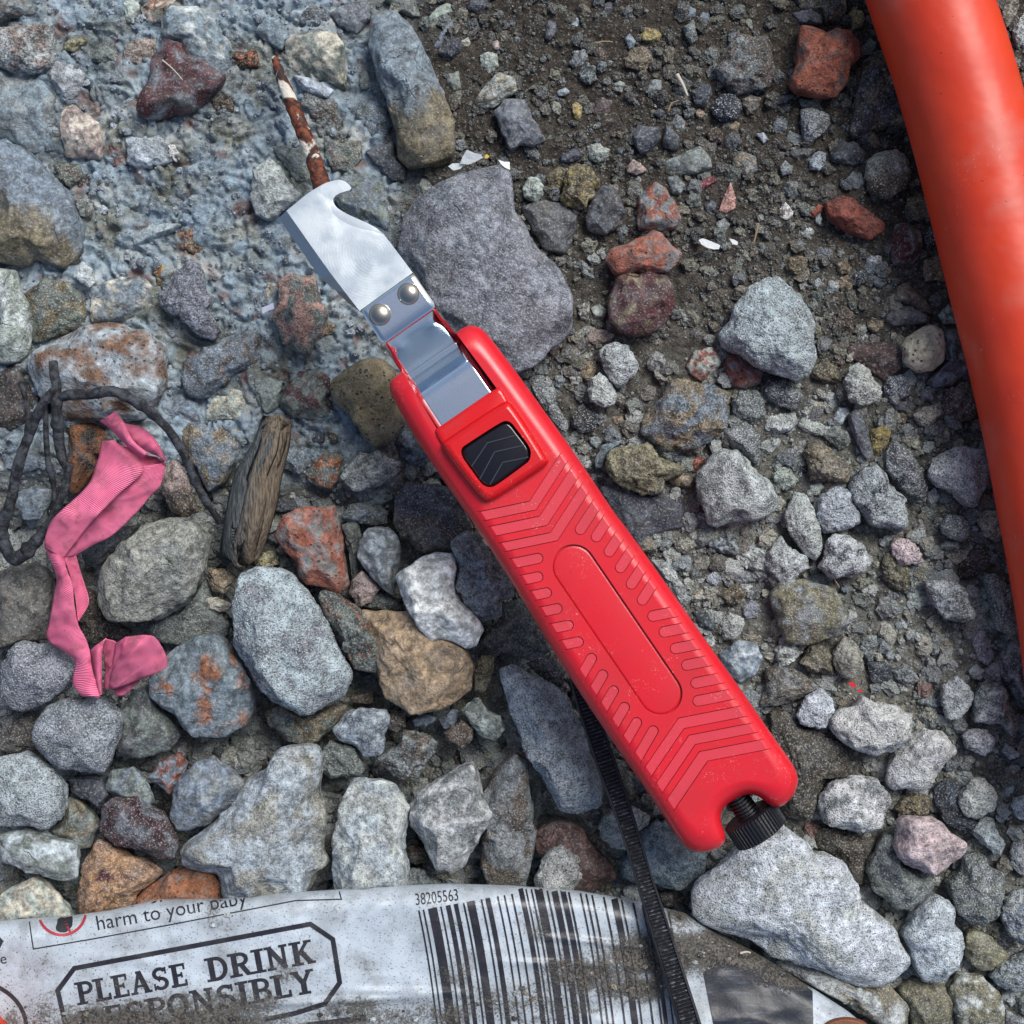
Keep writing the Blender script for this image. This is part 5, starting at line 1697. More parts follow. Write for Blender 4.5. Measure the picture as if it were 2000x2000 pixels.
# left facet: runs between flat[0], flat[31],30,29,28,27 and the outer edge
vo = [bm.verts.new(v) for v in Wn(np.array(outl), ZB - .0016)]
inner = [vf[0], vf[31], vf[30], vf[29], vf[28], vf[27]]
pairs = [(0, 0), (1, 1), (2, 2), (3, 4), (4, 5), (5, 6)]
bf = []
for (i0, o0), (i1, o1) in zip(pairs[:-1], pairs[1:]):
    f_ = [inner[i0]] + [vo[k] for k in range(o0, o1 + 1)] + [inner[i1]]
    bf.append(bm.faces.new(f_))
vh = [bm.verts.new(v) for v in Wn(np.array(hook), ZB - .00012)]
hin = [vf[k] for k in range(16, 24)]
for k in range(7):
    bf.append(bm.faces.new((hin[k], hin[k + 1], vh[k + 1], vh[k])))
for f_ in bf:
    f_.material_index = 1
outer_loop = [vf[k] for k in range(0, 17)] + vh + [vf[k] for k in range(23, 28)] + vo[::-1]
low = [bm.verts.new((v.co.x, v.co.y, ZB - TH)) for v in outer_loop]
n = len(low)
for i in range(n):
    j = (i + 1) % n
    bm.faces.new((outer_loop[i], outer_loop[j], low[j], low[i]))
bm.faces.new(low)
bmesh.ops.recalc_face_normals(bm, faces=bm.faces)
me = from_bm('blade', bm, 8)
me.materials.append(ST_B)
me.materials.append(ST_E)
link('blade', shift(me, base), None, knife)

# adjusting screw and its knurled knob in the notch of the handle
ax = Vector((.556, -.831, 0)).normalized()
sd_ = Vector((.831, .556, 0))
KC = Vector(W(1475, 1610, .0325))
NT, Rk, Lk = 46, .0063, .0056
bm = bmesh.new()
prev = None
for t, rs_ in ((-.5, .86), (-.44, 1), (.44, 1), (.5, .86)):
    ring = []
    for k in range(NT * 4):
        a = 2 * math.pi * k / (NT * 4)
        rr = Rk * rs_ * (1 if k % 4 in (0, 1) else .93)
        ring.append(bm.verts.new(KC + ax * (t * Lk) + sd_ * (rr * math.cos(a)) + Vector((0, 0, 1)) * (rr * math.sin(a))))
    if prev:
        for k in range(NT * 4):
            j = (k + 1) % (NT * 4)
            bm.faces.new((prev[k], prev[j], ring[j], ring[k]))
    else:
        bm.faces.new(ring)
    prev = ring
bm.faces.new(prev)
bmesh.ops.recalc_face_normals(bm, faces=bm.faces)
knob = link('knob', shift(from_bm('knob', bm, 20), base), BLK, knife)
P0, P1 = KC - ax * .0095, KC - ax * .0015
L_ = (P1 - P0).length
t = np.linspace(0, 1, 70)
pts = np.array(P0)[None] + (np.array(P1) - np.array(P0))[None] * t[:, None]
V, F, _ = tube(pts, .0024 + .00028 * np.sign(np.sin(t * 62)), 18)
link('screw_shaft', shift(mesh_np('screw_shaft', V, F, False), base), BLK, knife)

# ------------------------------------------------------------------ the red pipe
m = M('red_pipe_plastic', rough=.30, spec=.45)
v = m.coord(False)
n1 = m.noise(v, 60, 3)
c = m.mix(m.mr(n1, .35, .7), (.66, .052, .016), (.60, .040, .013))
sc = m.noise(v, 900, 4, .75, 2.0)
wh = m.noise(v, 75, 2)
f = m.math('MULTIPLY', m.mr(sc, .61, .70), m.mr(wh, .50, .66))
c = m.mix(m.math('MULTIPLY', f, .75), c, (.62, .48, .46))
c = m.mix(m.math('MULTIPLY', m.mr(m.noise(v, 45, 3, .6), .55, .72), .22), c, (.45, .26, .22))
c = m.mix(m.mr(m.noise(v, 1500, 1), .76, .80), c, (.08, .02, .015))
nb = m.bump(n1, .0015, .35)
m.out(c, nb, m.mr(n1, .3, .7, .36, .46))
led = [(1600, -300), (1650, -140), (1695, 0), (1743, 140), (1782, 272), (1811, 385), (1839, 500), (1869, 620), (1898, 733), (1926, 860), (1952, 1000), (1975, 1120),
       (1996, 1250), (2012, 1400), (2020, 1560)]
led = catmull(led, 4)
tt = np.gradient(led, axis=0)
tt /= np.linalg.norm(tt, axis=1)[:, None]
nn_ = np.stack([-tt[:, 1], tt[:, 0]], 1)
nn_[nn_[:, 0] < 0] *= -1
ctr = led + nn_ * 114
zc = .0205
V, F, _ = tube(Wn(ctr, zc), .0133, 64)
kn = fbm(V / .03, 2)
V = V + np.array([0, 0, 1]) * (kn * .0003)[:, None]
pl = W(*ctr[10], 0)
tag(link('pipe', shift(mesh_np('pipe', V, F), pl), m.m, None, pl),
    'thick red scuffed plastic pipe curving down the right side over the soil', 'pipe')
PIPE = m.m
V, F, _ = tube(Wn(np.array([(-210., 1800.), (-110, 1890), (-30, 1965), (60, 2060), (160, 2200)]) + np.array([-76, 52]), .024), .0105, 40)
pl = W(0, 2000, 0)
tag(link('pipe', shift(mesh_np('pipe', V, F), pl), PIPE, None, pl),
    'end of another red pipe just showing in the bottom left corner on the wrapper', 'pipe')

# ------------------------------------------------------------------ rusty spike
m = M('rusty_painted_iron', rough=.7, spec=.4)
v = m.coord(False)
c = m.mix(m.mr(m.noise(v, 700, 4, .6), .40, .62), (.055, .016, .010), (.20, .055, .022))
c = m.mix(m.mr(m.noise(v, 260, 2, .5), .52, .60), c, (.035, .018, .014))
p_ = m.mr(m.noise(v, 150, 4, .55, .5), .54, .60)
c = m.mix(p_, c, (.62, .58, .50))
m.out(c, m.bump(m.math('ADD', m.noise(v, 900, 4, .65), m.math('MULTIPLY', p_, .6)), .0007, .8))
sp = np.array([(535, 112), (541, 128), (549, 150), (560, 178), (572, 208), (585, 240), (598, 272), (610, 305), (620, 335), (628, 362), (634, 385)], float)
sr = np.array([5, 8.5, 11, 12.5, 14, 15, 15.5, 16, 17, 18.5, 19]) * S * .95
zsp = np.linspace(.0105, .0170, len(sp))
P3 = catmull(np.concatenate([Wn(sp, zsp), sr[:, None]], 1), 5)
V, F, _ = tube(P3[:, :3], P3[:, 3], 22)
nv = fbm(V / .0016, 3)
cx = np.repeat(P3[:, :3], 22, 0)
dv = V[:len(cx)] - cx
V[:len(cx)] += dv * (nv[:len(cx)] * .22)[:, None]
pl = W(580, 240, .01)
tag(link('spike', shift(mesh_np('spike', V, F), pl), m.m, None, pl), 'rusty tapered iron spike with flaking white paint, its end under the blade', 'spike')

# ------------------------------------------------------------------ pink ribbon
def strip(Ltop, Rtop, zl, zr, bulge=0.0, n=60, k=15, seed=0, wav=.0005):
    Ltop, Rtop = np.asarray(Ltop, float), np.asarray(Rtop, float)

    def rs1(P, m):
        L = np.concatenate([[0], np.cumsum(np.linalg.norm(np.diff(P, axis=0), axis=1))])
        t = np.linspace(0, L[-1], m)
        return np.stack([np.interp(t, L, P[:, i]) for i in range(P.shape[1])], 1), L[-1]
    A = np.concatenate([Ltop, np.interp(np.linspace(0, 1, len(Ltop)), np.linspace(0, 1, len(zl)), zl)[:, None] * 1e5], 1)
    B = np.concatenate([Rtop, np.interp(np.linspace(0, 1, len(Rtop)), np.linspace(0, 1, len(zr)), zr)[:, None] * 1e5], 1)
    A, la = rs1(catmull(A, 4), n)
    B, lb = rs1(catmull(B, 4), n)
    V, C = [], []
    for j in range(k):
        g = j / (k - 1)
        P = A * (1 - g) + B * g
        z = P[:, 2] / 1e5 + bulge * math.sin(math.pi * g)
        z = z + wav * n2(P[:, 0], P[:, 1], 26, 2, seed + 3.) - .0016 * np.abs(n2(P[:, 0] + P[:, 1] * .4, P[:, 1], 40, 2, seed + 13.))
        V.append(Wn(P[:, :2], z))
        t = np.linspace(0, max(la, lb) * S, n)
        C.append(np.stack([t * 100, np.full(n, g), np.zeros(n)], 1))
    V = np.stack(V, 1).reshape(-1, 3)
    C = np.stack(C, 1).reshape(-1, 3)
    F = []
    for i in range(n - 1):
        for j in range(k - 1):
            q = i * k + j
            F.append((q, q + 1, q + k + 1, q + k))
    return V, np.array(F), C


RB = []
z1 = .0205
RB.append(strip(T('10', [(775, 1395), (735, 1560), (660, 1740), (455, 1932)]).tolist() + T('20', [(385, 80), (342, 200), (345, 275)]).tolist(),
                T('10', [(860, 1395), (1085, 1595), (900, 1790), (760, 1932)]).tolist() + T('20', [(690, 75), (590, 200), (478, 345)]).tolist(),
                [.0195, .021, .022, .0225, .0215, .020, .019], [.0215, .0225, .0225, .023, .0225, .021, .0195], .0012, seed=1))
RB.append(strip(T('10', [(1070, 1590), (890, 1790), (750, 1932)]).tolist() + T('20', [(590, 185), (470, 340)]).tolist(),
                T('10', [(1250, 1560), (1215, 1720), (1130, 1815), (1030, 1932)]).tolist() + T('20', [(850, 170), (700, 245), (565, 325)]).tolist(),
                [.0205, .0205, .020, .019, .018], [.0195, .0185, .018, .0175, .017, .0165], .0006, seed=2))
# folded cloth of the knot
RB.append(strip(T('10', [(825, 1420), (880, 1500), (950, 1560), (1070, 1610)]), T('10', [(1000, 1440), (1110, 1500), (1190, 1520), (1250, 1570)]),
                [.0195, .019, .019, .0205], [.0200, .0195, .019, .0195], -.0012, seed=3))
RB.append(strip(T('10', [(755, 1245), (860, 1325), (960, 1430), (1085, 1515)]), T('10', [(880, 1175), (940, 1270), (1000, 1390), (1110, 1490)]),
                [.0215, .0225, .0235, .0235], [.0225, .0240, .0250, .0245], .0008, seed=4))
RB.append(strip(T('10', [(960, 1350), (1050, 1430), (1140, 1485), (1200, 1505)]), T('10', [(940, 1265), (1085, 1305), (1190, 1420), (1255, 1555)]),
                [.0215, .0220, .0218, .021], [.0200, .0215, .0220, .0200], .0010, seed=5))
RB.append(strip(T('20', [(345, 270), (428, 480), (412, 620), (372, 850), (352, 930), (390, 990), (500, 1060), (575, 1130), (550, 1290), (625, 1390)]),
                T('20', [(478, 340), (505, 440), (545, 540), (562, 700), (592, 850), (650, 960), (680, 1060), (692, 1180), (730, 1300), (752, 1398)]),
                [.0190, .0190, .0185, .018, .0175, .0170, .0165, .0165, .0165, .0165], [.0195, .0205, .021, .0205, .0195, .0190, .0185, .0180, .0175, .0175],
                .0012, n=70, seed=6))
RB.append(strip(T('20', [(475, 345), (512, 430), (556, 600), (575, 720), (588, 825)]), T('20', [(570, 310), (602, 430), (645, 560), (672, 690), (590, 830)]),
                [.0185, .0180, .0165, .0160, .016], [.0165, .0160, .0155, .0155, .0158], -.0007, seed=7))
RB.append(strip(T('20', [(685, 1045), (700, 1150), (722, 1260), (752, 1392)]), T('20', [(800, 950), (770, 1020), (765, 1200), (768, 1370)]),
                [.0175, .0170, .0165, .0160], [.0180, .0185, .0180, .0165], .0016, seed=8))
RB.append(strip(T('20', [(770, 1010), (790, 1100), (800, 1200), (790, 1330)]), T('20', [(800, 955), (880, 985), (870, 1090), (850, 1160)]),
                [.0160, .0155, .0155, .0160], [.0178, .0175, .0165, .0160], .0003, seed=9))
RB.append(strip(T('20', [(880, 990), (850, 1155), (795, 1240), (800, 1335)]).tolist() + T('20', [(900, 1300)]).tolist(),
                T('20', [(950, 940), (1040, 1000), (960, 1120), (900, 1200), (960, 1290)]),
                [.0180, .0170, .0165, .0160, .0160], [.0200, .0205, .0200, .019, .018], .0004, seed=10))
RB.append(strip(T('20', [(945, 942), (1100, 928), (1180, 955), (1250, 1080), (1268, 1165)]), T('20', [(900, 1120), (850, 1180), (830, 1335), (1000, 1285), (1135, 1238)]),
                [.0200, .0212, .0208, .0195, .0185], [.0195, .0190, .0175, .0180, .0180], .0014, seed=11))
RB.append(strip(T('20', [(880, 1310), (868, 1360), (885, 1388)]), T('20', [(990, 1262), (1060, 1270), (930, 1380)]),
                [.0150, .0140, .0138], [.0165, .0160, .0142], .0008, n=20, seed=12))
Vs, Fs, Cs, o_ = [], [], [], 0
for V, F, C in RB:
    Vs.append(V)
    Fs.append(F + o_)
    Cs.append(C)
    o_ += len(V)
V, F, C = np.vstack(Vs), np.vstack(Fs), np.vstack(Cs)
me = mesh_np('ribbon', V, F)
vcol(me, 'ruv', C)
m = M('pink_grosgrain', rough=.75, spec=.25)
v = m.coord(False)
at = m.n('ShaderNodeAttribute', attribute_type='GEOMETRY', attribute_name='ruv')
sx = m.n('ShaderNodeSeparateColor')
m.l(at.outputs['Color'], sx.inputs[0])
rib = m.math('SINE', m.math('MULTIPLY', sx.outputs[0], 2 * math.pi / .062))
c = m.mix(m.mr(m.noise(v, 220, 2), .35, .7), (1.0, .250, .420), (.95, .205, .370))
c = m.mix(m.mr(rib, .1, -1, 0, .55), c, (.40, .035, .09))
dt = m.math('MULTIPLY', m.mr(m.noise(v, 170, 5, .65), .50, .68), .45)
c = m.mix(dt, c, (.16, .085, .070))
dk = m.mr(m.noise(v, 1300, 2), .70, .76)
c = m.mix(m.math('MULTIPLY', dk, .7), c, (.10, .03, .035))
m.out(c, m.bump(rib, .00012, .8))
m.b.inputs['Subsurface Weight'].default_value = 0
pl = W(200, 1050, .012)
shift(me, pl)
rb = link('ribbon', me, m.m, None, pl)
md = rb.modifiers.new('thick', 'SOLIDIFY')
md.thickness = .00022
tag(rb, 'crumpled dirty pink ribbed ribbon twisted over the stones on the left', 'ribbon')

# ------------------------------------------------------------------ twigs
m = M('dark_twig_bark', rough=.8, spec=.25)
v = m.coord(False)
st = m.n('ShaderNodeMapping')
st.inputs['Scale'].default_value = (1, 1, 1)
m.l(v, st.inputs['Vector'])
c = m.mix(m.mr(m.noise(st.outputs[0], 480, 4, .65), .38, .66), (.016, .017, .021), (.072, .078, .090))
c = m.mix(m.mr(m.noise(v, 260, 3), .62, .74), c, (.085, .080, .078))
m.out(c, m.bump(m.noise(v, 1100, 4, .65), .0006, .9))
TW = m.m
tw = thing('twig', 'tangle of dark bare twigs arching over the stones at the left edge', 'twig', W(110, 900, .01))


def twig(name, P, z, r, seed=0):
    P = np.asarray(P, float)
    z = np.interp(np.linspace(0, 1, len(P)), np.linspace(0, 1, len(z)), z)
    r = np.interp(np.linspace(0, 1, len(P)), np.linspace(0, 1, len(r)), r) * .76
    Q = catmull(np.concatenate([Wn(P, z), r[:, None] * S], 1), 7)
    jit = fbm(Q[:, :3] / .0045 + seed, 2)
    Q[:, 3] *= 1 + .12 * jit
    Q[:, 2] += .0003 * jit
    V, F, _ = tube(Q[:, :3], Q[:, 3], 14)
    k = len(Q) * 14
    cen = np.repeat(Q[:, :3], 14, 0)
    d = V[:k] - cen
    L_ = np.concatenate([[0], np.cumsum(np.linalg.norm(np.diff(Q[:, :3], axis=0), axis=1))])
    sl = np.repeat(L_, 14)
    aa = np.tile(np.arange(14) / 14 * 2 * np.pi, len(Q))
    V[:k] += d * (fbm(np.stack([np.cos(aa) * 1.3, np.sin(aa) * 1.3, sl / .007 + seed * 5], 1), 3) * .38)[:, None]
    rt = np.random.RandomState(int(seed * 7) + len(Q))
    for s0 in rt.uniform(0, L_[-1], int(L_[-1] / .009) + 1):
        V[:k] += d * (rt.uniform(.15, .45) * np.exp(-((sl - s0) / .0008) ** 2))[:, None]
    V[:k] += d * (fbm(V[:k] / np.array([.0016, .0016, .0008]) + seed, 2) * .12)[:, None]
    link(name, shift(mesh_np(name, V, F), tw.location), TW, tw)


twig('stem', T('10', [(340, 1140), (400, 1090), (520, 1050), (700, 1040), (850, 1025), (1000, 1085), (1150, 1190), (1280, 1320), (1380, 1480), (1450, 1640), (1530, 1810),
                      (1600, 1930), (1650, 2020)]), [.022, .026, .027, .026, .023, .019, .014], [13, 12.5, 12, 11, 10, 8.5, 4], 1)
twig('branch', T('10', [(400, 1010), (330, 1110), (270, 1230), (215, 1370), (160, 1500), (115, 1680), (70, 1880)]).tolist() + T('20', [(30, 60), (20, 200), (70, 320), (130, 350),
     (230, 270), (310, 170), (390, 60)]).tolist() + T('10', [(440, 1870), (495, 1720), (525, 1560)]).tolist(), [.027, .025, .023, .020, .017, .015, .017, .019, .020],
     [8, 10, 12, 13, 14, 15, 12, 11, 10], 2)
twig('branch', T('10', [(400, 800), (412, 900), (425, 1010), (430, 1200), (440, 1350), (460, 1500), (500, 1600)]), [.0235, .025, .026, .023, .020, .019], [11, 12, 10, 13, 13, 9], 3)
twig('shoot', T('10', [(165, 950), (182, 1030), (200, 1130), (218, 1240), (205, 1350)]), [.024, .024, .023, .022], [7.5, 5, 6, 8, 7], 4)
twig('shoot', T('10', [(325, 1090), (345, 1200), (348, 1350), (355, 1490), (385, 1640), (410, 1760), (415, 1850)]), [.0265, .0245, .022, .019, .0185], [5, 6, 7, 7, 6, 5], 5)

# ------------------------------------------------------------------ weathered wood splinter
n, k = 70, 26
A = catmull(T('11', [(130, 1270), (60, 1450), (-60, 1650), (-110, 1800), (-150, 2010), (-190, 2260)]), 12)
B = catmull(T('11', [(170, 1290), (160, 1420), (105, 1650), (70, 1850), (15, 2050), (-50, 2260)]), 12)
A, B = [np.stack([np.interp(np.linspace(0, len(q_) - 1, n), np.arange(len(q_)), q_[:, i]) for i in (0, 1)], 1) for q_ in (A, B)]
V, Cc = [], []
for j in range(k):
    g = j / (k - 1)
    P = A * (1 - g) + B * g
    rid = n2(np.full(n, g * 260.), np.arange(n) * .16, 22, 3, 5.)
    z = .0068 + .0030 * math.sin(math.pi * g) ** .6 + .0011 * rid
    ragged = 26 * n2(np.array([g * 300.]), np.array([3.]), 30, 2, 15.)[0]
    ramp = np.clip((np.linspace(0, 1, n) - .72) / .28, 0, 1) ** 2
    rmp0 = np.clip((.25 - np.linspace(0, 1, n)) / .25, 0, 1) ** 2
    P = P + np.array([-.25, 1.]) * (ragged * (ramp - rmp0) * 1.6)[:, None]
    z = z - .004 * ramp - .002 * rmp0
    V.append(Wn(P, z))
    f = sig((g - .52) * 16 + 5 * n2(np.full(n, g * 260.), np.arange(n) * .5, 40, 3, 8.))[:, None]
    Cc.append(np.array([.150, .120, .088]) * f + np.array([.080, .092, .096]) * (1 - f))
V = np.stack(V, 1).reshape(-1, 3)
Cc = np.stack(Cc, 1).reshape(-1, 3)
F = [(i * k + j, i * k + j + 1, (i + 1) * k + j + 1, (i + 1) * k + j) for i in range(n - 1) for j in range(k - 1)]
me = mesh_np('wood_splinter', V, F)
vcol(me, 'col', Cc)
m = M('weathered_wood', rough=.85, spec=.2)
v = m.coord(False)
mp = m.n('ShaderNodeMapping')
mp.inputs['Rotation'].default_value = (0, 0, R(-18))
mp.inputs['Scale'].default_value = (1, .12, 1)
m.l(v, mp.inputs['Vector'])
gr = m.noise(mp.outputs[0], 2300, 3, .6)
c = m.scale(m.attr('col'), m.mr(gr, .3, .7, .45, 1.55))
m.out(c, m.bump(gr, .0007, .9))
pl = W(490, 950, .006)
shift(me, pl)
o = link('wood_splinter', me, m.m, None, pl)
md = o.modifiers.new('thick', 'SOLIDIFY')
md.thickness = .003
tag(o, 'weathered grey-brown wood splinter standing between the twig tip and the orange brick piece', 'wood')

# ------------------------------------------------------------------ printed wrapper
EDGE = np.array([(-400, 1850), (-60, 1802), (0, 1798), (145, 1787), (217, 1777), (310, 1756), (440, 1755), (500, 1747), (655, 1737), (733, 1731), (875, 1725),
                 (1000, 1729), (1129, 1739), (1207, 1752), (1298, 1773), (1336, 1782), (1354, 1792), (1420, 1830), (1500, 1873), (1585, 1927),
                 (1655, 1974), (1700, 2010), (1800, 2090)], float)


def edge_y(x):
    return np.interp(x, EDGE[:, 0], EDGE[:, 1])


def bag_z(x, y):
    d = np.clip(y - edge_y(x), 0, None)
    roll = np.clip(1 - d / 46, 0, 1)
    z = .0200 - .0080 * (1 - np.sqrt(np.clip(1 - roll ** 2, 0, 1)))
    z = z - .0075 * sig((x - 1330) / 50) * sig((1990 - y) / 60)
    z = z + .0012 * n2(x, y, 190, 2, 91.) + .0004 * n2(x, y, 62, 2, 93.) - .0007 * np.abs(n2(x, y * 1.6, 120, 2, 95.))
    # creases running along the wrapper
    for (cy, sl, am, x0, x1) in ((1962, -.05, .0008, 520, 840), (1935, .02, .0007, 700, 900), (1830, .10, .0007, 1060, 1330), (1880, .03, .0006, 1000, 1300)):
        q = y - (cy + (x - x0) * sl)
        z = z + am * np.exp(-(q / 7) ** 2) * sig((x - x0) / 20) * sig((x1 - x) / 20)
    return z


def bag_dirt(x, y):
    D = np.zeros_like(np.asarray(x, float))
    for cx, cy, rx, ry, a in ((330, 2012, 330, 72, .98), (470, 1965, 120, 45, .7), (60, 1990, 130, 70, .6), (1290, 1865, 120, 52, 1.2), (1150, 1900, 130, 55, .75),
                              (1450, 1850, 150, 40, 1.6), (1010, 1960, 210, 60, .55), (760, 1985, 190, 40, .75), (430, 1800, 60, 45, .45), (1560, 1905, 90, 28, 1.1),
                              (260, 1850, 60, 25, .35), (1340, 1790, 60, 30, .8), (1240, 1930, 100, 30, .9), (700, 1880, 60, 30, .3), (560, 1905, 55, 60, .50), (250, 1925, 90, 22, .5), (640, 1800, 45, 35, .42), (420, 1790, 30, 60, .5), (880, 1900, 60, 70, .45), (1060, 1800, 60, 50, .4), (80, 1880, 60, 40, .4)):
        D = np.maximum(D, a * np.exp(-((x - cx) / rx) ** 2 - ((y - cy) / ry) ** 2))
    return D


xs = np.arange(-90, 1790, 4.0)
nr = 110
dd = 290 * (np.linspace(0, 1, nr) ** 1.35)
X = np.repeat(xs[:, None], nr, 1)
Y = edge_y(X) + dd[None]
x, y = X.ravel(), Y.ravel()
V = Wn(np.stack([x, y], 1), bag_z(x, y))
F = np.stack([np.arange(len(xs) * nr).reshape(len(xs), nr)[:-1, :-1], np.arange(len(xs) * nr).reshape(len(xs), nr)[:-1, 1:],
              np.arange(len(xs) * nr).reshape(len(xs), nr)[1:, 1:], np.arange(len(xs) * nr).reshape(len(xs), nr)[1:, :-1]], -1).reshape(-1, 4)
me = mesh_np('film', V, F)
D = bag_dirt(x, y)
vcol(me, 'dirt', np.stack([D, D, D], 1))


def dirty(name, col, rough, spec=.5, streak=False, grime=.12):
    m = M(name, rough=rough, spec=spec)
    ge = m.n('ShaderNodeNewGeometry')
    v = ge.outputs['Position']
    base_c = m.mix(m.mr(m.noise(v, 90, 3), .35, .7), col, tuple(q * .85 for q in col))
    if streak:
        mp = m.n('ShaderNodeMapping')
        mp.inputs['Rotation'].default_value = (0, 0, R(-75))
        mp.inputs['Scale'].default_value = (.1, 1, 1)
        m.l(v, mp.inputs['Vector'])
        base_c = m.mix(m.mr(m.noise(mp.outputs[0], 1300, 3, .6), .55, .74), base_c, (.06, .08, .12))
    d = m.attr('dirt', out='Fac')
    g1 = m.noise(v, 170, 4, .65)
    g2 = m.noise(v, 1500, 3, .7)
    t = m.math('ADD', m.math('ADD', m.math('MULTIPLY', d, .46), m.math('MULTIPLY', g1, .50)), m.math('MULTIPLY', g2, .62))
    mask = m.mr(t, .74, .92)
    film_ = m.math('MULTIPLY', m.math('ADD', m.mr(g1, .42, .70), m.mr(d, .05, .6)), grime)
    base_c = m.mix(film_, base_c, (.115, .110, .095))
    soil = m.mix(m.mr(g2, .4, .62), (.026, .024, .022), (.125, .116, .100))
    c = m.mix(mask, base_c, soil)
    sp = m.mr(m.noise(v, 2300, 2, .6), .60, .67)
    c = m.mix(m.math('MULTIPLY', sp, .75), c, (.06, .055, .05))
    r = m.mr(mask, 0, 1, rough, .9)
    return m.out(c, m.bump(m.math('ADD', m.math('MULTIPLY', mask, .8), m.math('MULTIPLY', g1, .5)), .0007, .6), r)


FILM = dirty('white_film', (.50, .57, .63), .44, grime=.40)
INK = dirty('black_ink', (.018, .018, .026), .40)
INKR = dirty('red_ink', (.45, .03, .05), .40)
INKS = dirty('worn_black_ink', (.014, .018, .028), .42, streak=True)
pl = W(700, 1900, .010)
bag = thing('wrapper', 'soiled white plastic wrapper printed with black text and a barcode along the bottom', 'wrapper', pl)
film = link('film', shift(me, pl), FILM, bag)
md = film.modifiers.new('thick', 'SOLIDIFY')
md.thickness = .00035
md.offset = -1

LIFT = [0.00009]


def drape(name, V2, F, mat, cap=5.0):
    """flat print (plan px) pressed onto the film"""
    bm = bmesh.new()
    vs = [bm.verts.new((a, b, 0)) for a, b in V2]
    for f in F:
        try:
            bm.faces.new([vs[i] for i in f])
        except ValueError:
            pass
    bmesh.ops.triangulate(bm, faces=bm.faces)
    for _ in range(6):
        long_e = [e for e in bm.edges if e.calc_length() > cap * 1.6]
        if not long_e:
            break
        bmesh.ops.subdivide_edges(bm, edges=long_e, cuts=1)
        bmesh.ops.triangulate(bm, faces=[f for f in bm.faces if len(f.verts) > 3])
    P = np.array([v.co[:2] for v in bm.verts])
    lim = edge_y(P[:, 0]) + 1.5
    kill = [v for v, ok in zip(bm.verts, P[:, 1] < lim) if ok]
    bmesh.ops.delete(bm, geom=kill, context='VERTS')
    if not bm.verts:
        bm.free()
        return None
    P = np.array([v.co[:2] for v in bm.verts])
    z = bag_z(P[:, 0], P[:, 1]) + LIFT[0]
    LIFT[0] += .000004
    Q = Wn(P, z) - np.array(pl)
    for v, q in zip(bm.verts, Q):
        v.co = q
    for f in bm.faces:
        if f.normal.z < 0:
            f.normal_flip()
    bm.normal_update()
    for f in bm.faces:
        if f.normal.z < 0:
            f.normal_flip()
    me = bpy.data.meshes.new(name)
    bm.to_mesh(me)
    bm.free()
    D = bag_dirt(P[:, 0], P[:, 1])
    vcol(me, 'dirt', np.stack([D, D, D], 1))
    for p in me.polygons:
        p.use_smooth = True
    return link(name, me, mat, bag)


ANG = R(-10.4)
CA, SA = math.cos(ANG), math.sin(ANG)


def rot(P, o, ang=None):
    c, s = (CA, SA) if ang is None else (math.cos(ang), math.sin(ang))
    P = np.asarray(P, float)
    return np.stack([o[0] + P[:, 0] * c - P[:, 1] * s, o[1] + P[:, 0] * s + P[:, 1] * c], 1)


def text_print(name, body, o, size, xs_=1.0, ang=None, mat=None, bold=0.0, shear=0.0):
    cu = bpy.data.curves.new('txt', 'FONT')
    cu.body = body
    cu.size = size
    cu.offset = bold
    cu.shear = shear
    cu.resolution_u = 3
    cu.fill_mode = 'FRONT'
    ob = bpy.data.objects.new('txt', cu)
    COL.objects.link(ob)
    dg = bpy.context.evaluated_depsgraph_get()
    me = bpy.data.meshes.new_from_object(ob.evaluated_get(dg))
    bpy.data.objects.remove(ob)
    V = np.array([v.co[:2] for v in me.vertices])
    V[:, 0] *= xs_
    V[:, 1] *= -1
    F = [tuple(p.vertices) for p in me.polygons]
    bpy.data.meshes.remove(me)
    P = rot(V, o, ang)
    return drape(name, P, F, mat or INK, 4.0)


def stroke(P, w, closed=False):
    """polyline of constant width -> verts, quads"""
    P = np.asarray(P, float)
    if closed:
        P = np.vstack([P, P[:1]])
    n = len(P)
    d = np.diff(P, axis=0)
    d /= np.linalg.norm(d, axis=1)[:, None] + 1e-9
    L, Rr = [], []
    for i in range(n):
        if i == 0:
            a = b = d[-1] if closed else d[0]
            b = d[0]
            if not closed:
                a = b
        elif i == n - 1:
            a = d[-1]
            b = d[0] if closed else a
        else:
            a, b = d[i - 1], d[i]
        t = a + b
        t /= np.linalg.norm(t) + 1e-9
        nr_ = np.array([-t[1], t[0]])
        k = w / 2 / max(.45, abs(nr_ @ np.array([-b[1], b[0]])))
        L.append(P[i] + nr_ * k)
        Rr.append(P[i] - nr_ * k)
    V = np.vstack([L, Rr])
    F = [(i, i + 1, n + i + 1, n + i) for i in range(n - 1)]
    return V, F


def joined(parts):
    Vs, Fs, o = [], [], 0
    for V, F in parts:
        Vs.append(V)
        Fs += [tuple(i + o for i in f) for f in F]
        o += len(V)
    return np.vstack(Vs), Fs


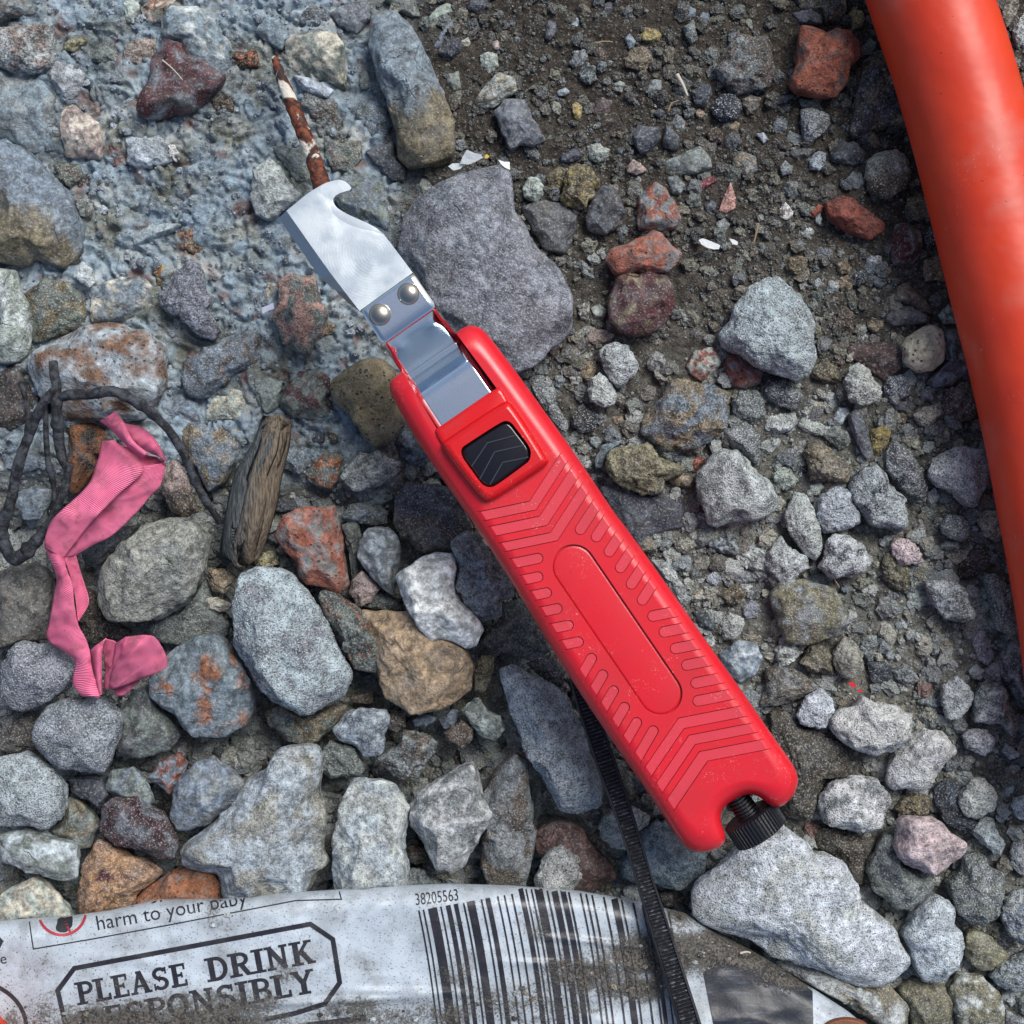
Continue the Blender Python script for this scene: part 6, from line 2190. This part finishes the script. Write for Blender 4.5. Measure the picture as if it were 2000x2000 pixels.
# slab-serif capitals drawn as strokes in a 1-high box (y down), for the drinking notice
def glyph(ch):
    S_ = []
    def arc(cx, cy, rx, ry, a0, a1, n=9):
        return [(cx + rx * math.cos(R(a0 + (a1 - a0) * i / n)), cy + ry * math.sin(R(a0 + (a1 - a0) * i / n))) for i in range(n + 1)]
    w_ = .70
    tk = .19
    sf = .11
    def ser(x, y, l=.34):
        S_.append(([(x - l / 2, y), (x + l / 2, y)], sf))
    t0, b0 = sf / 2, 1 - sf / 2
    if ch == 'I':
        S_.append(([(.20, 0), (.20, 1)], tk)); ser(.20, t0, .42); ser(.20, b0, .42); w_ = .40
    elif ch in 'PRB':
        S_.append(([(.20, 0), (.20, 1)], tk)); ser(.17, t0, .34); ser(.20, b0, .42)
        S_.append(([(.20, .07)] + arc(.40, .29, .20, .215, -90, 90) + [(.20, .51)], .14))
        if ch == 'R':
            S_.append(([(.40, .50), (.60, .93)], tk * .9)); ser(.66, b0, .24); w_ = .76
        elif ch == 'B':
            S_.append(([(.20, .50)] + arc(.42, .72, .21, .215, -90, 90) + [(.20, .93)], .14)); w_ = .70
        else:
            w_ = .66
    elif ch == 'D':
        S_.append(([(.20, 0), (.20, 1)], tk)); ser(.15, t0, .30); ser(.15, b0, .30)
        S_.append(([(.20, .07)] + arc(.36, .5, .29, .43, -90, 90, 12) + [(.20, .93)], .15)); w_ = .74
    elif ch == 'L':
        S_.append(([(.20, 0), (.20, 1)], tk)); ser(.20, t0, .42); S_.append(([(.02, .935), (.60, .935), ], .13)); S_.append(([(.57, .70), (.57, 1)], .09)); w_ = .64
    elif ch == 'E':
        S_.append(([(.20, 0), (.20, 1)], tk)); S_.append(([(.02, .06), (.60, .06)], .12)); S_.append(([(.02, .94), (.62, .94)], .12))
        S_.append(([(.2, .5), (.46, .5)], .12)); S_.append(([(.57, 0), (.57, .28)], .08)); S_.append(([(.59, .72), (.59, 1)], .08)); S_.append(([(.46, .38), (.46, .62)], .07)); w_ = .67
    elif ch == 'A':
        S_.append(([(.13, .96), (.38, .03)], .12)); S_.append(([(.37, .02), (.62, .96)], .19)); S_.append(([(.2, .66), (.55, .66)], .1))
        ser(.12, b0, .27); ser(.64, b0, .30); S_.append(([(.26, .05), (.46, .05)], .1)); w_ = .78
    elif ch == 'S':
        S_.append((arc(.34, .28, .21, .21, -25, -270, 10) + arc(.34, .71, .22, .22, -90, 155, 10), .15)); S_.append(([(.56, .02), (.56, .32)], .07)); S_.append(([(.10, .68), (.10, .98)], .07)); w_ = .66
    elif ch == 'N':
        S_.append(([(.17, 0), (.17, 1)], .12)); S_.append(([(.62, 0), (.62, 1)], .12)); S_.append(([(.14, .02), (.64, .97)], .18)); ser(.13, t0, .26); ser(.17, b0, .30); ser(.63, t0, .28); w_ = .80
    elif ch == 'K':
        S_.append(([(.20, 0), (.20, 1)], tk)); ser(.20, t0, .40); ser(.20, b0, .40); S_.append(([(.26, .58), (.60, .06)], .12)); S_.append(([(.36, .42), (.64, .95)], .18)); ser(.62, t0, .26); ser(.66, b0, .28); w_ = .80
    elif ch == 'O':
        S_.append((arc(.38, .5, .27, .42, 0, 360, 20), .17)); w_ = .76
    elif ch == 'Y':
        S_.append(([(.37, .5), (.37, 1)], tk)); S_.append(([(.12, .03), (.37, .54)], .17)); S_.append(([(.62, .03), (.37, .54)], .13)); ser(.12, t0, .28); ser(.62, t0, .26); ser(.37, b0, .40); w_ = .74
    return S_, w_


def slab(body, o, h, width, ang=None):
    parts, x = [], 0
    for ch in body:
        if ch == ' ':
            x += .30
            continue
        g, w_ = glyph(ch)
        for P, tw_ in g:
            P = np.array(P, float)
            P[:, 0] += x
            parts.append(stroke(P, tw_))
        x += w_ + .03
    V, F = joined(parts)
    V = V * np.array([width / x, h])
    V[:, 1] -= h
    return drape('lettering', rot(V, o, ang), F, INK, 5.0)


slab('PLEASE', (152, 1964), 45, 223)
slab('DRINK', (406, 1919), 47, 217)
slab('RESPONSIBLY', (160, 2022), 47, 468)
oct_ = T('30', [(500, 1960), (478, 1860), (435, 1680), (560, 1512)]).tolist() + T('31', [(410, 1178), (580, 1293), (632, 1620), (520, 1780), (300, 1850), (60, 1900)]).tolist()
drape('printed_border', *stroke(oct_, 9.5), INK)
box = T('30', [(222, 1158), (236, 1262), (252, 1366), (700, 1290), (1300, 1180), (1932, 1058)]).tolist() + T('31', [(300, 1000), (645, 990), (622, 915)]).tolist()
drape('printed_rule', *stroke(box, 2.4), INK)
text_print('small_lettering', 'harm to your baby', (189, 1817), 41, .965, R(-10.0))
text_print('small_lettering', 'Alcohol can cause', (196, 1781), 41, .965, R(-9.4))
text_print('code_number', '38205563', (811.5, 1768), 33, .655, R(-6.5), bold=.012)
ring = [(121 + 46 * math.cos(R(a)), 1781 + 45 * math.sin(R(a))) for a in range(0, 360, 8)]
drape('warning_ring', *stroke(ring, 5.5, True), INKR)
fig = chaikin([(110, 1775), (140, 1772), (143, 1806), (136, 1815), (128, 1822), (112, 1820), (108, 1812), (113, 1800)], 2)
drape('printed_figure', fig, [tuple(range(len(fig)))], INK)
drape('warning_ring', *stroke([(121, 1778), (127, 1800), (137, 1820)], 5), INKR)
text_print('small_lettering', 'le', (-6, 1884), 30, 1.0, R(-8))
arc_ = [(-50 + 102 * math.cos(R(a)), 2010 + 92 * math.sin(R(a))) for a in range(-100, 30, 8)]
drape('printed_arc', *stroke(arc_, 8), INK)
drape('printed_diamond', [(-30, 1838), (-8, 1822), (7, 1838), (0, 1852), (-20, 1872)], [(0, 1, 2, 3, 4)], INK)
drape('printed_arc', *stroke([(600, 2003), (660, 1996), (715, 1987)], 13), INK)
# barcode: bars run down the film at the same slant as the lettering
bars = [(1215, 12), (1250, 12), (1318, 68), (1382, 12), (1437, 36), (1495, 32), (1555, 13), (1608, 60), (1690, 13), (1738, 36), (1815, 12), (1865, 12), (1922, 13),
        (1987, 36), (2027, 11), (2068, 12), (2122, 60), (2187, 13), (2242, 46), (2307, 40), (2349, 14), (2437, 12), (2480, 13), (2524, 13), (2612, 13), (2692, 48),
        (2745, 12), (2832, 14), (2900, 13), (2935, 30), (2990, 12), (3040, 13), (3095, 13)]
for bx, bw in bars:
    x0 = 500 + bx / 3.864
    if bx < 1932:
        yt = 1500 + (1075 - (bx - 1215) * .178) / 3.864
    else:
        yt = edge_y(x0) + 1
    P = []
    for yy in np.arange(yt, 2060, 8.0):
        xx = x0 + (yy - yt) * .178 + 5 * math.sin((yy - 1700) / 95)
        P.append((xx, yy))
    drape('barcode_bar', *stroke(P, bw / 3.864), INK)
# worn black printed corner of the wrapper, and the white triangle left bare beside it
blk = [(1374, 1900), (1405, 1870), (1500, 1876), (1540, 1899), (1587, 1929), (1588, 1980), (1590, 2060), (1405, 2060), (1392, 1990)]
drape('printed_panel', blk, [tuple(range(len(blk)))], INKS, 5)


# crumbs of earth lying on the wrapper
def bag_crumbs():
    rs = np.random.RandomState(9)
    N = 6000
    x, y = rs.uniform(0, 1700, N), rs.uniform(1740, 2040, N)
    p = np.clip(bag_dirt(x, y) - .35, 0, 1) * .75
    k = (rs.uniform(size=N) < p) & (y > edge_y(x) + 8)
    x, y = x[k], y[k]
    U, F = ico(2)
    Vs, Fs, Cs = [], [], []
    for i in range(len(x)):
        r = .00016 + .0005 * rs.uniform() ** 4
        z = bag_z(x[i:i + 1], y[i:i + 1])[0]
        c = np.array(W(x[i], y[i], z + r * .4))
        V = U * (1 + rs.uniform(-.3, .3, (len(U), 1))) * r * np.array([1.2, .9, .7]) + c
        Vs.append(V)
        Fs.append(F + i * len(U))
        q = rs.uniform()
        col = np.array(PAL['db'] if q < .45 else (PAL['tn'] if q < .75 else (PAL['lgc'] if q < .92 else PAL['nv'])))
        Cs.append(np.tile(col * rs.uniform(.6, 1.2), (len(U), 1)))
    me = mesh_np('earth_crumbs', np.vstack(Vs), np.vstack(Fs), False)
    vcol(me, 'col', np.vstack(Cs))
    o = link('earth_crumbs', me, MAT['g'])
    tag(o, 'dark crumbs of earth scattered over the soiled wrapper', 'earth', kind='stuff')


bag_crumbs()

# ------------------------------------------------------------------ ribbed cable tie
el = np.array([(1096, 1262), (1104, 1295), (1111, 1323), (1129, 1388), (1148, 1445), (1166, 1500), (1195, 1580), (1222.6, 1660), (1241, 1722), (1259, 1785), (1290, 1890), (1323.5, 2000), (1345, 2070)])
er = np.array([(1134, 1262), (1143, 1295), (1150, 1323), (1168, 1388), (1188, 1445), (1207, 1500), (1232, 1570), (1258, 1655), (1277, 1718), (1297, 1775), (1332, 1880), (1370, 2000), (1392, 2070)])
ct, hw = (el + er) / 2, np.linalg.norm(er - el, axis=1) / 2 * .965
zt_ = np.array([.0190, .0192, .0196, .0203, .0208, .0214, .0220, .0226, .0228, .0228, .0228, .0230, .0232])
Q = catmull(np.concatenate([ct, hw[:, None], zt_[:, None] * 1e5], 1), 10)
LQ = np.concatenate([[0], np.cumsum(np.linalg.norm(np.diff(Q[:, :2], axis=0), axis=1))])
tt_ = np.gradient(Q[:, :2], axis=0)
tt_ /= np.linalg.norm(tt_, axis=1)[:, None]
nn2 = np.stack([-tt_[:, 1], tt_[:, 0]], 1)
tp = W(1220, 1620, .018)
tie = thing('cable_tie', 'black ribbed plastic cable tie running from under the handle across the wrapper', 'cable tie', tp)
prof = [(-1, -.0012), (-1, .0006), (-.88, .0008), (-.76, .0008), (-.70, .0002), (.70, .0002), (.76, .0008), (.88, .0008), (1, .0006), (1, -.0012)]
V = np.stack([Wn(Q[:, :2] + nn2 * (Q[:, 2] * a)[:, None], Q[:, 3] / 1e5 + b) for a, b in prof], 1).reshape(-1, 3)
k = len(prof)
F = [(i * k + j, i * k + (j + 1) % k, (i + 1) * k + (j + 1) % k, (i + 1) * k + j) for i in range(len(Q) - 1) for j in range(k)]
me = mesh_np('strap', V, F)
me.set_sharp_from_angle(angle=R(35))
link('strap', shift(me, tp), BLK, tie)
m = M('dusty_black_plastic', rough=.5, col=(.02, .022, .028))
v = m.coord(False)
m.out(m.mix(m.mr(m.noise(v, 900, 3, .6), .50, .72), (.014, .015, .020), (.15, .16, .18)))
bm = bmesh.new()
s_ = 16.0
while s_ < LQ[-1] - 6:
    q = np.array([np.interp(s_, LQ, Q[:, i]) for i in range(4)])
    t_ = np.array([np.interp(s_, LQ, tt_[:, i]) for i in range(2)])
    nrm_ = np.array([-t_[1], t_[0]])
    z = q[3] / 1e5
    hwid = q[2] * .69
    rows = []
    for off, zz_ in ((-3.4, .00015), (-1.2, .00085), (1.0, .00085), (3.2, .00015)):
        pr_ = [q[:2] + t_ * off + nrm_ * hwid, q[:2] + t_ * off - nrm_ * hwid]
        rows.append([bm.verts.new(W(p[0], p[1], z + zz_)) for p in pr_])
    for A_, B_ in zip(rows[:-1], rows[1:]):
        bm.faces.new((A_[0], A_[1], B_[1], B_[0]))
    s_ += 7.3
bmesh.ops.recalc_face_normals(bm, faces=bm.faces)
for f in bm.faces:
    if f.normal.z < 0:
        f.normal_flip()
me = from_bm('teeth', bm)
link('teeth', shift(me, tp), m.m, tie)

# ------------------------------------------------------------------ chips, fibres and crumbs one can pick out
PAINT = M('white_paint_chip', rough=.6, col=(.62, .66, .66))
PAINT.out(nrm=PAINT.bump(PAINT.noise(PAINT.coord(), 900, 3), .0004, .6))
PAINT = PAINT.m


def flake(poly, z, mat, label, cat='paint flake', name='paint_flake', th=.0004, tilt=(0, 0), grp=None):
    P = np.asarray(poly, float)
    c = P.mean(0)
    bm = bmesh.new()
    dz = (P[:, 0] - c[0]) * tilt[0] * S + (P[:, 1] - c[1]) * tilt[1] * S
    a = [bm.verts.new(W(p[0], p[1], z + q)) for p, q in zip(P, dz)]
    b = [bm.verts.new(W(p[0], p[1], z + q - th)) for p, q in zip(P, dz)]
    bm.faces.new(a)
    bm.faces.new(b[::-1])
    for i in range(len(a)):
        j = (i + 1) % len(a)
        bm.faces.new((a[i], b[i], b[j], a[j]))
    bmesh.ops.recalc_face_normals(bm, faces=bm.faces)
    pl_ = W(c[0], c[1], z)
    tag(link(name, shift(from_bm(name, bm), pl_), mat, None, pl_), label, cat, grp)


G_ = 'white flakes on the ground'
flake(T('01', [(1540, 1235), (1560, 1180), (1592, 1130), (1650, 1155), (1700, 1165), (1712, 1190), (1650, 1225), (1600, 1242)]), .0185, PAINT, 'largest white flake, standing at the tip of the biggest boulder', tilt=(.2, -.3), grp=G_)
flake(T('01', [(1450, 1255), (1485, 1232), (1530, 1232), (1572, 1245), (1540, 1275), (1490, 1287)]), .0165, PAINT, 'small white flake left of the largest one on the biggest boulder', tilt=(.3, 0), grp=G_)
flake(T('01', [(1828, 1205), (1870, 1220), (1915, 1222), (1916, 1282), (1880, 1265), (1850, 1240)]), .0180, PAINT, 'white flake on the right of the biggest boulder\'s tip', tilt=(-.3, .2), grp=G_)
flake(T('01', [(1725, 1175), (1742, 1162), (1762, 1178), (1750, 1195), (1730, 1195)]), .0205, M('yellow_chip', col=(.55, .38, .05)).m, 'tiny yellow chip between the white flakes', grp=G_)
flake(T('11', [(45, 388), (90, 372), (130, 352), (137, 398), (95, 412), (50, 437)]), .0120, M('lilac_chip', rough=.5, col=(.50, .50, .62)).m, 'pale lilac scrap left of the green and pink stone', tilt=(.1, .5), grp=G_)
flake(T('02', [(1410, 1812), (1440, 1798), (1480, 1812), (1530, 1832), (1572, 1852), (1562, 1880), (1520, 1882), (1470, 1868), (1430, 1845)]), .0062, PAINT, 'long white flake on the soil right of the orange brick chunk', grp=G_)
flake(T('02', [(1640, 1800), (1675, 1808), (1705, 1825), (1702, 1850), (1665, 1842)]), .0062, PAINT, 'short white flake right of the long one on the soil', grp=G_)
RC = M('red_plastic_crumb', rough=.35, col=(.55, .01, .02)).m
flake(T('23', [(605, 1290), (630, 1280), (668, 1305), (660, 1325), (630, 1318)]), .0098, RC, 'larger red plastic crumb right of the egg-shaped pebble', 'plastic crumb', 'plastic_crumb', .0008)
flake(T('23', [(678, 1345), (700, 1338), (712, 1352), (695, 1362), (680, 1358)]), .0085, RC, 'smaller red plastic crumb above the large frosted stone', 'plastic crumb', 'plastic_crumb', .0008)

FIB = M('dry_straw', rough=.8, col=(.26, .19, .11)).m
FIBL = M('pale_straw', rough=.8, col=(.50, .46, .38)).m


def fibre(P, r, z, label, mat=FIB):
    P = np.asarray(P, float)
    g = ground_z(P[:, 0], P[:, 1]) if z is None else z
    Q = catmull(Wn(P, g + r * S * 1.6 if z is None else g), 5)
    V, F, _ = tube(Q, np.linspace(r, r * .55, len(Q)) * S, 7)
    pl_ = W(P[0][0], P[0][1], 0)
    tag(link('straw', shift(mesh_np('straw', V, F), pl_), mat, None, pl_), label, 'straw', 'bits of dry straw on the soil')


fibre([(1163, 85), (1178, 81), (1197, 82)], 2.0, .0058, 'pale bit of straw left of the small mustard pebble')
fibre([(1481, 436), (1477, 455), (1472, 476)], 2.6, .0058, 'orange-brown straw right of the orange brick chunk')
fibre([(1322, 145), (1334, 166), (1343, 188)], 4.0, .0066, 'thick whitish straw left of the brown clod', FIBL)
fibre([(1305, 218), (1312, 202), (1326, 196)], 1.8, .0056, 'curled straw above the two dark slate pebbles')
fibre([(1633, 1100 - 2), (1628, 1125), (1640, 1148)], 1.8, .0062, 'thin straw below the pale stone with a dark hollow')
fibre([(317, 117), (338, 135), (357, 156)], 1.5, .0125, 'thin pale straw lying on the maroon slab', FIBL)
fibre([(1445, 1862), (1458, 1859), (1466, 1861)], 2.4, .0150, 'pale straw on the dirty corner of the wrapper', FIBL)

# brown rim of something round at the bottom edge of the frame
m = M('rust_brown_leather', rough=.6, col=(.16, .055, .022))
m.out(nrm=m.bump(m.noise(m.coord(False), 500, 4), .0006, .6))
ao = np.arange(0, 181, 10)
P = np.stack([1652 + 48 * np.cos(np.radians(ao)), 2012 - 26 * np.sin(np.radians(ao))], 1)
bm = solid(np.vstack([P, [(1604, 2080), (1700, 2080)]]), .008, .0185, 9, .002, steps=4, n=120, smooth=1)
pl_ = W(1652, 2012, .008)
tag(link('leather_disc', shift(from_bm('leather_disc', bm, 40), pl_), m.m, None, pl_), 'brown rounded edge poking in at the bottom beside the wrapper\'s white corner', 'leather piece')
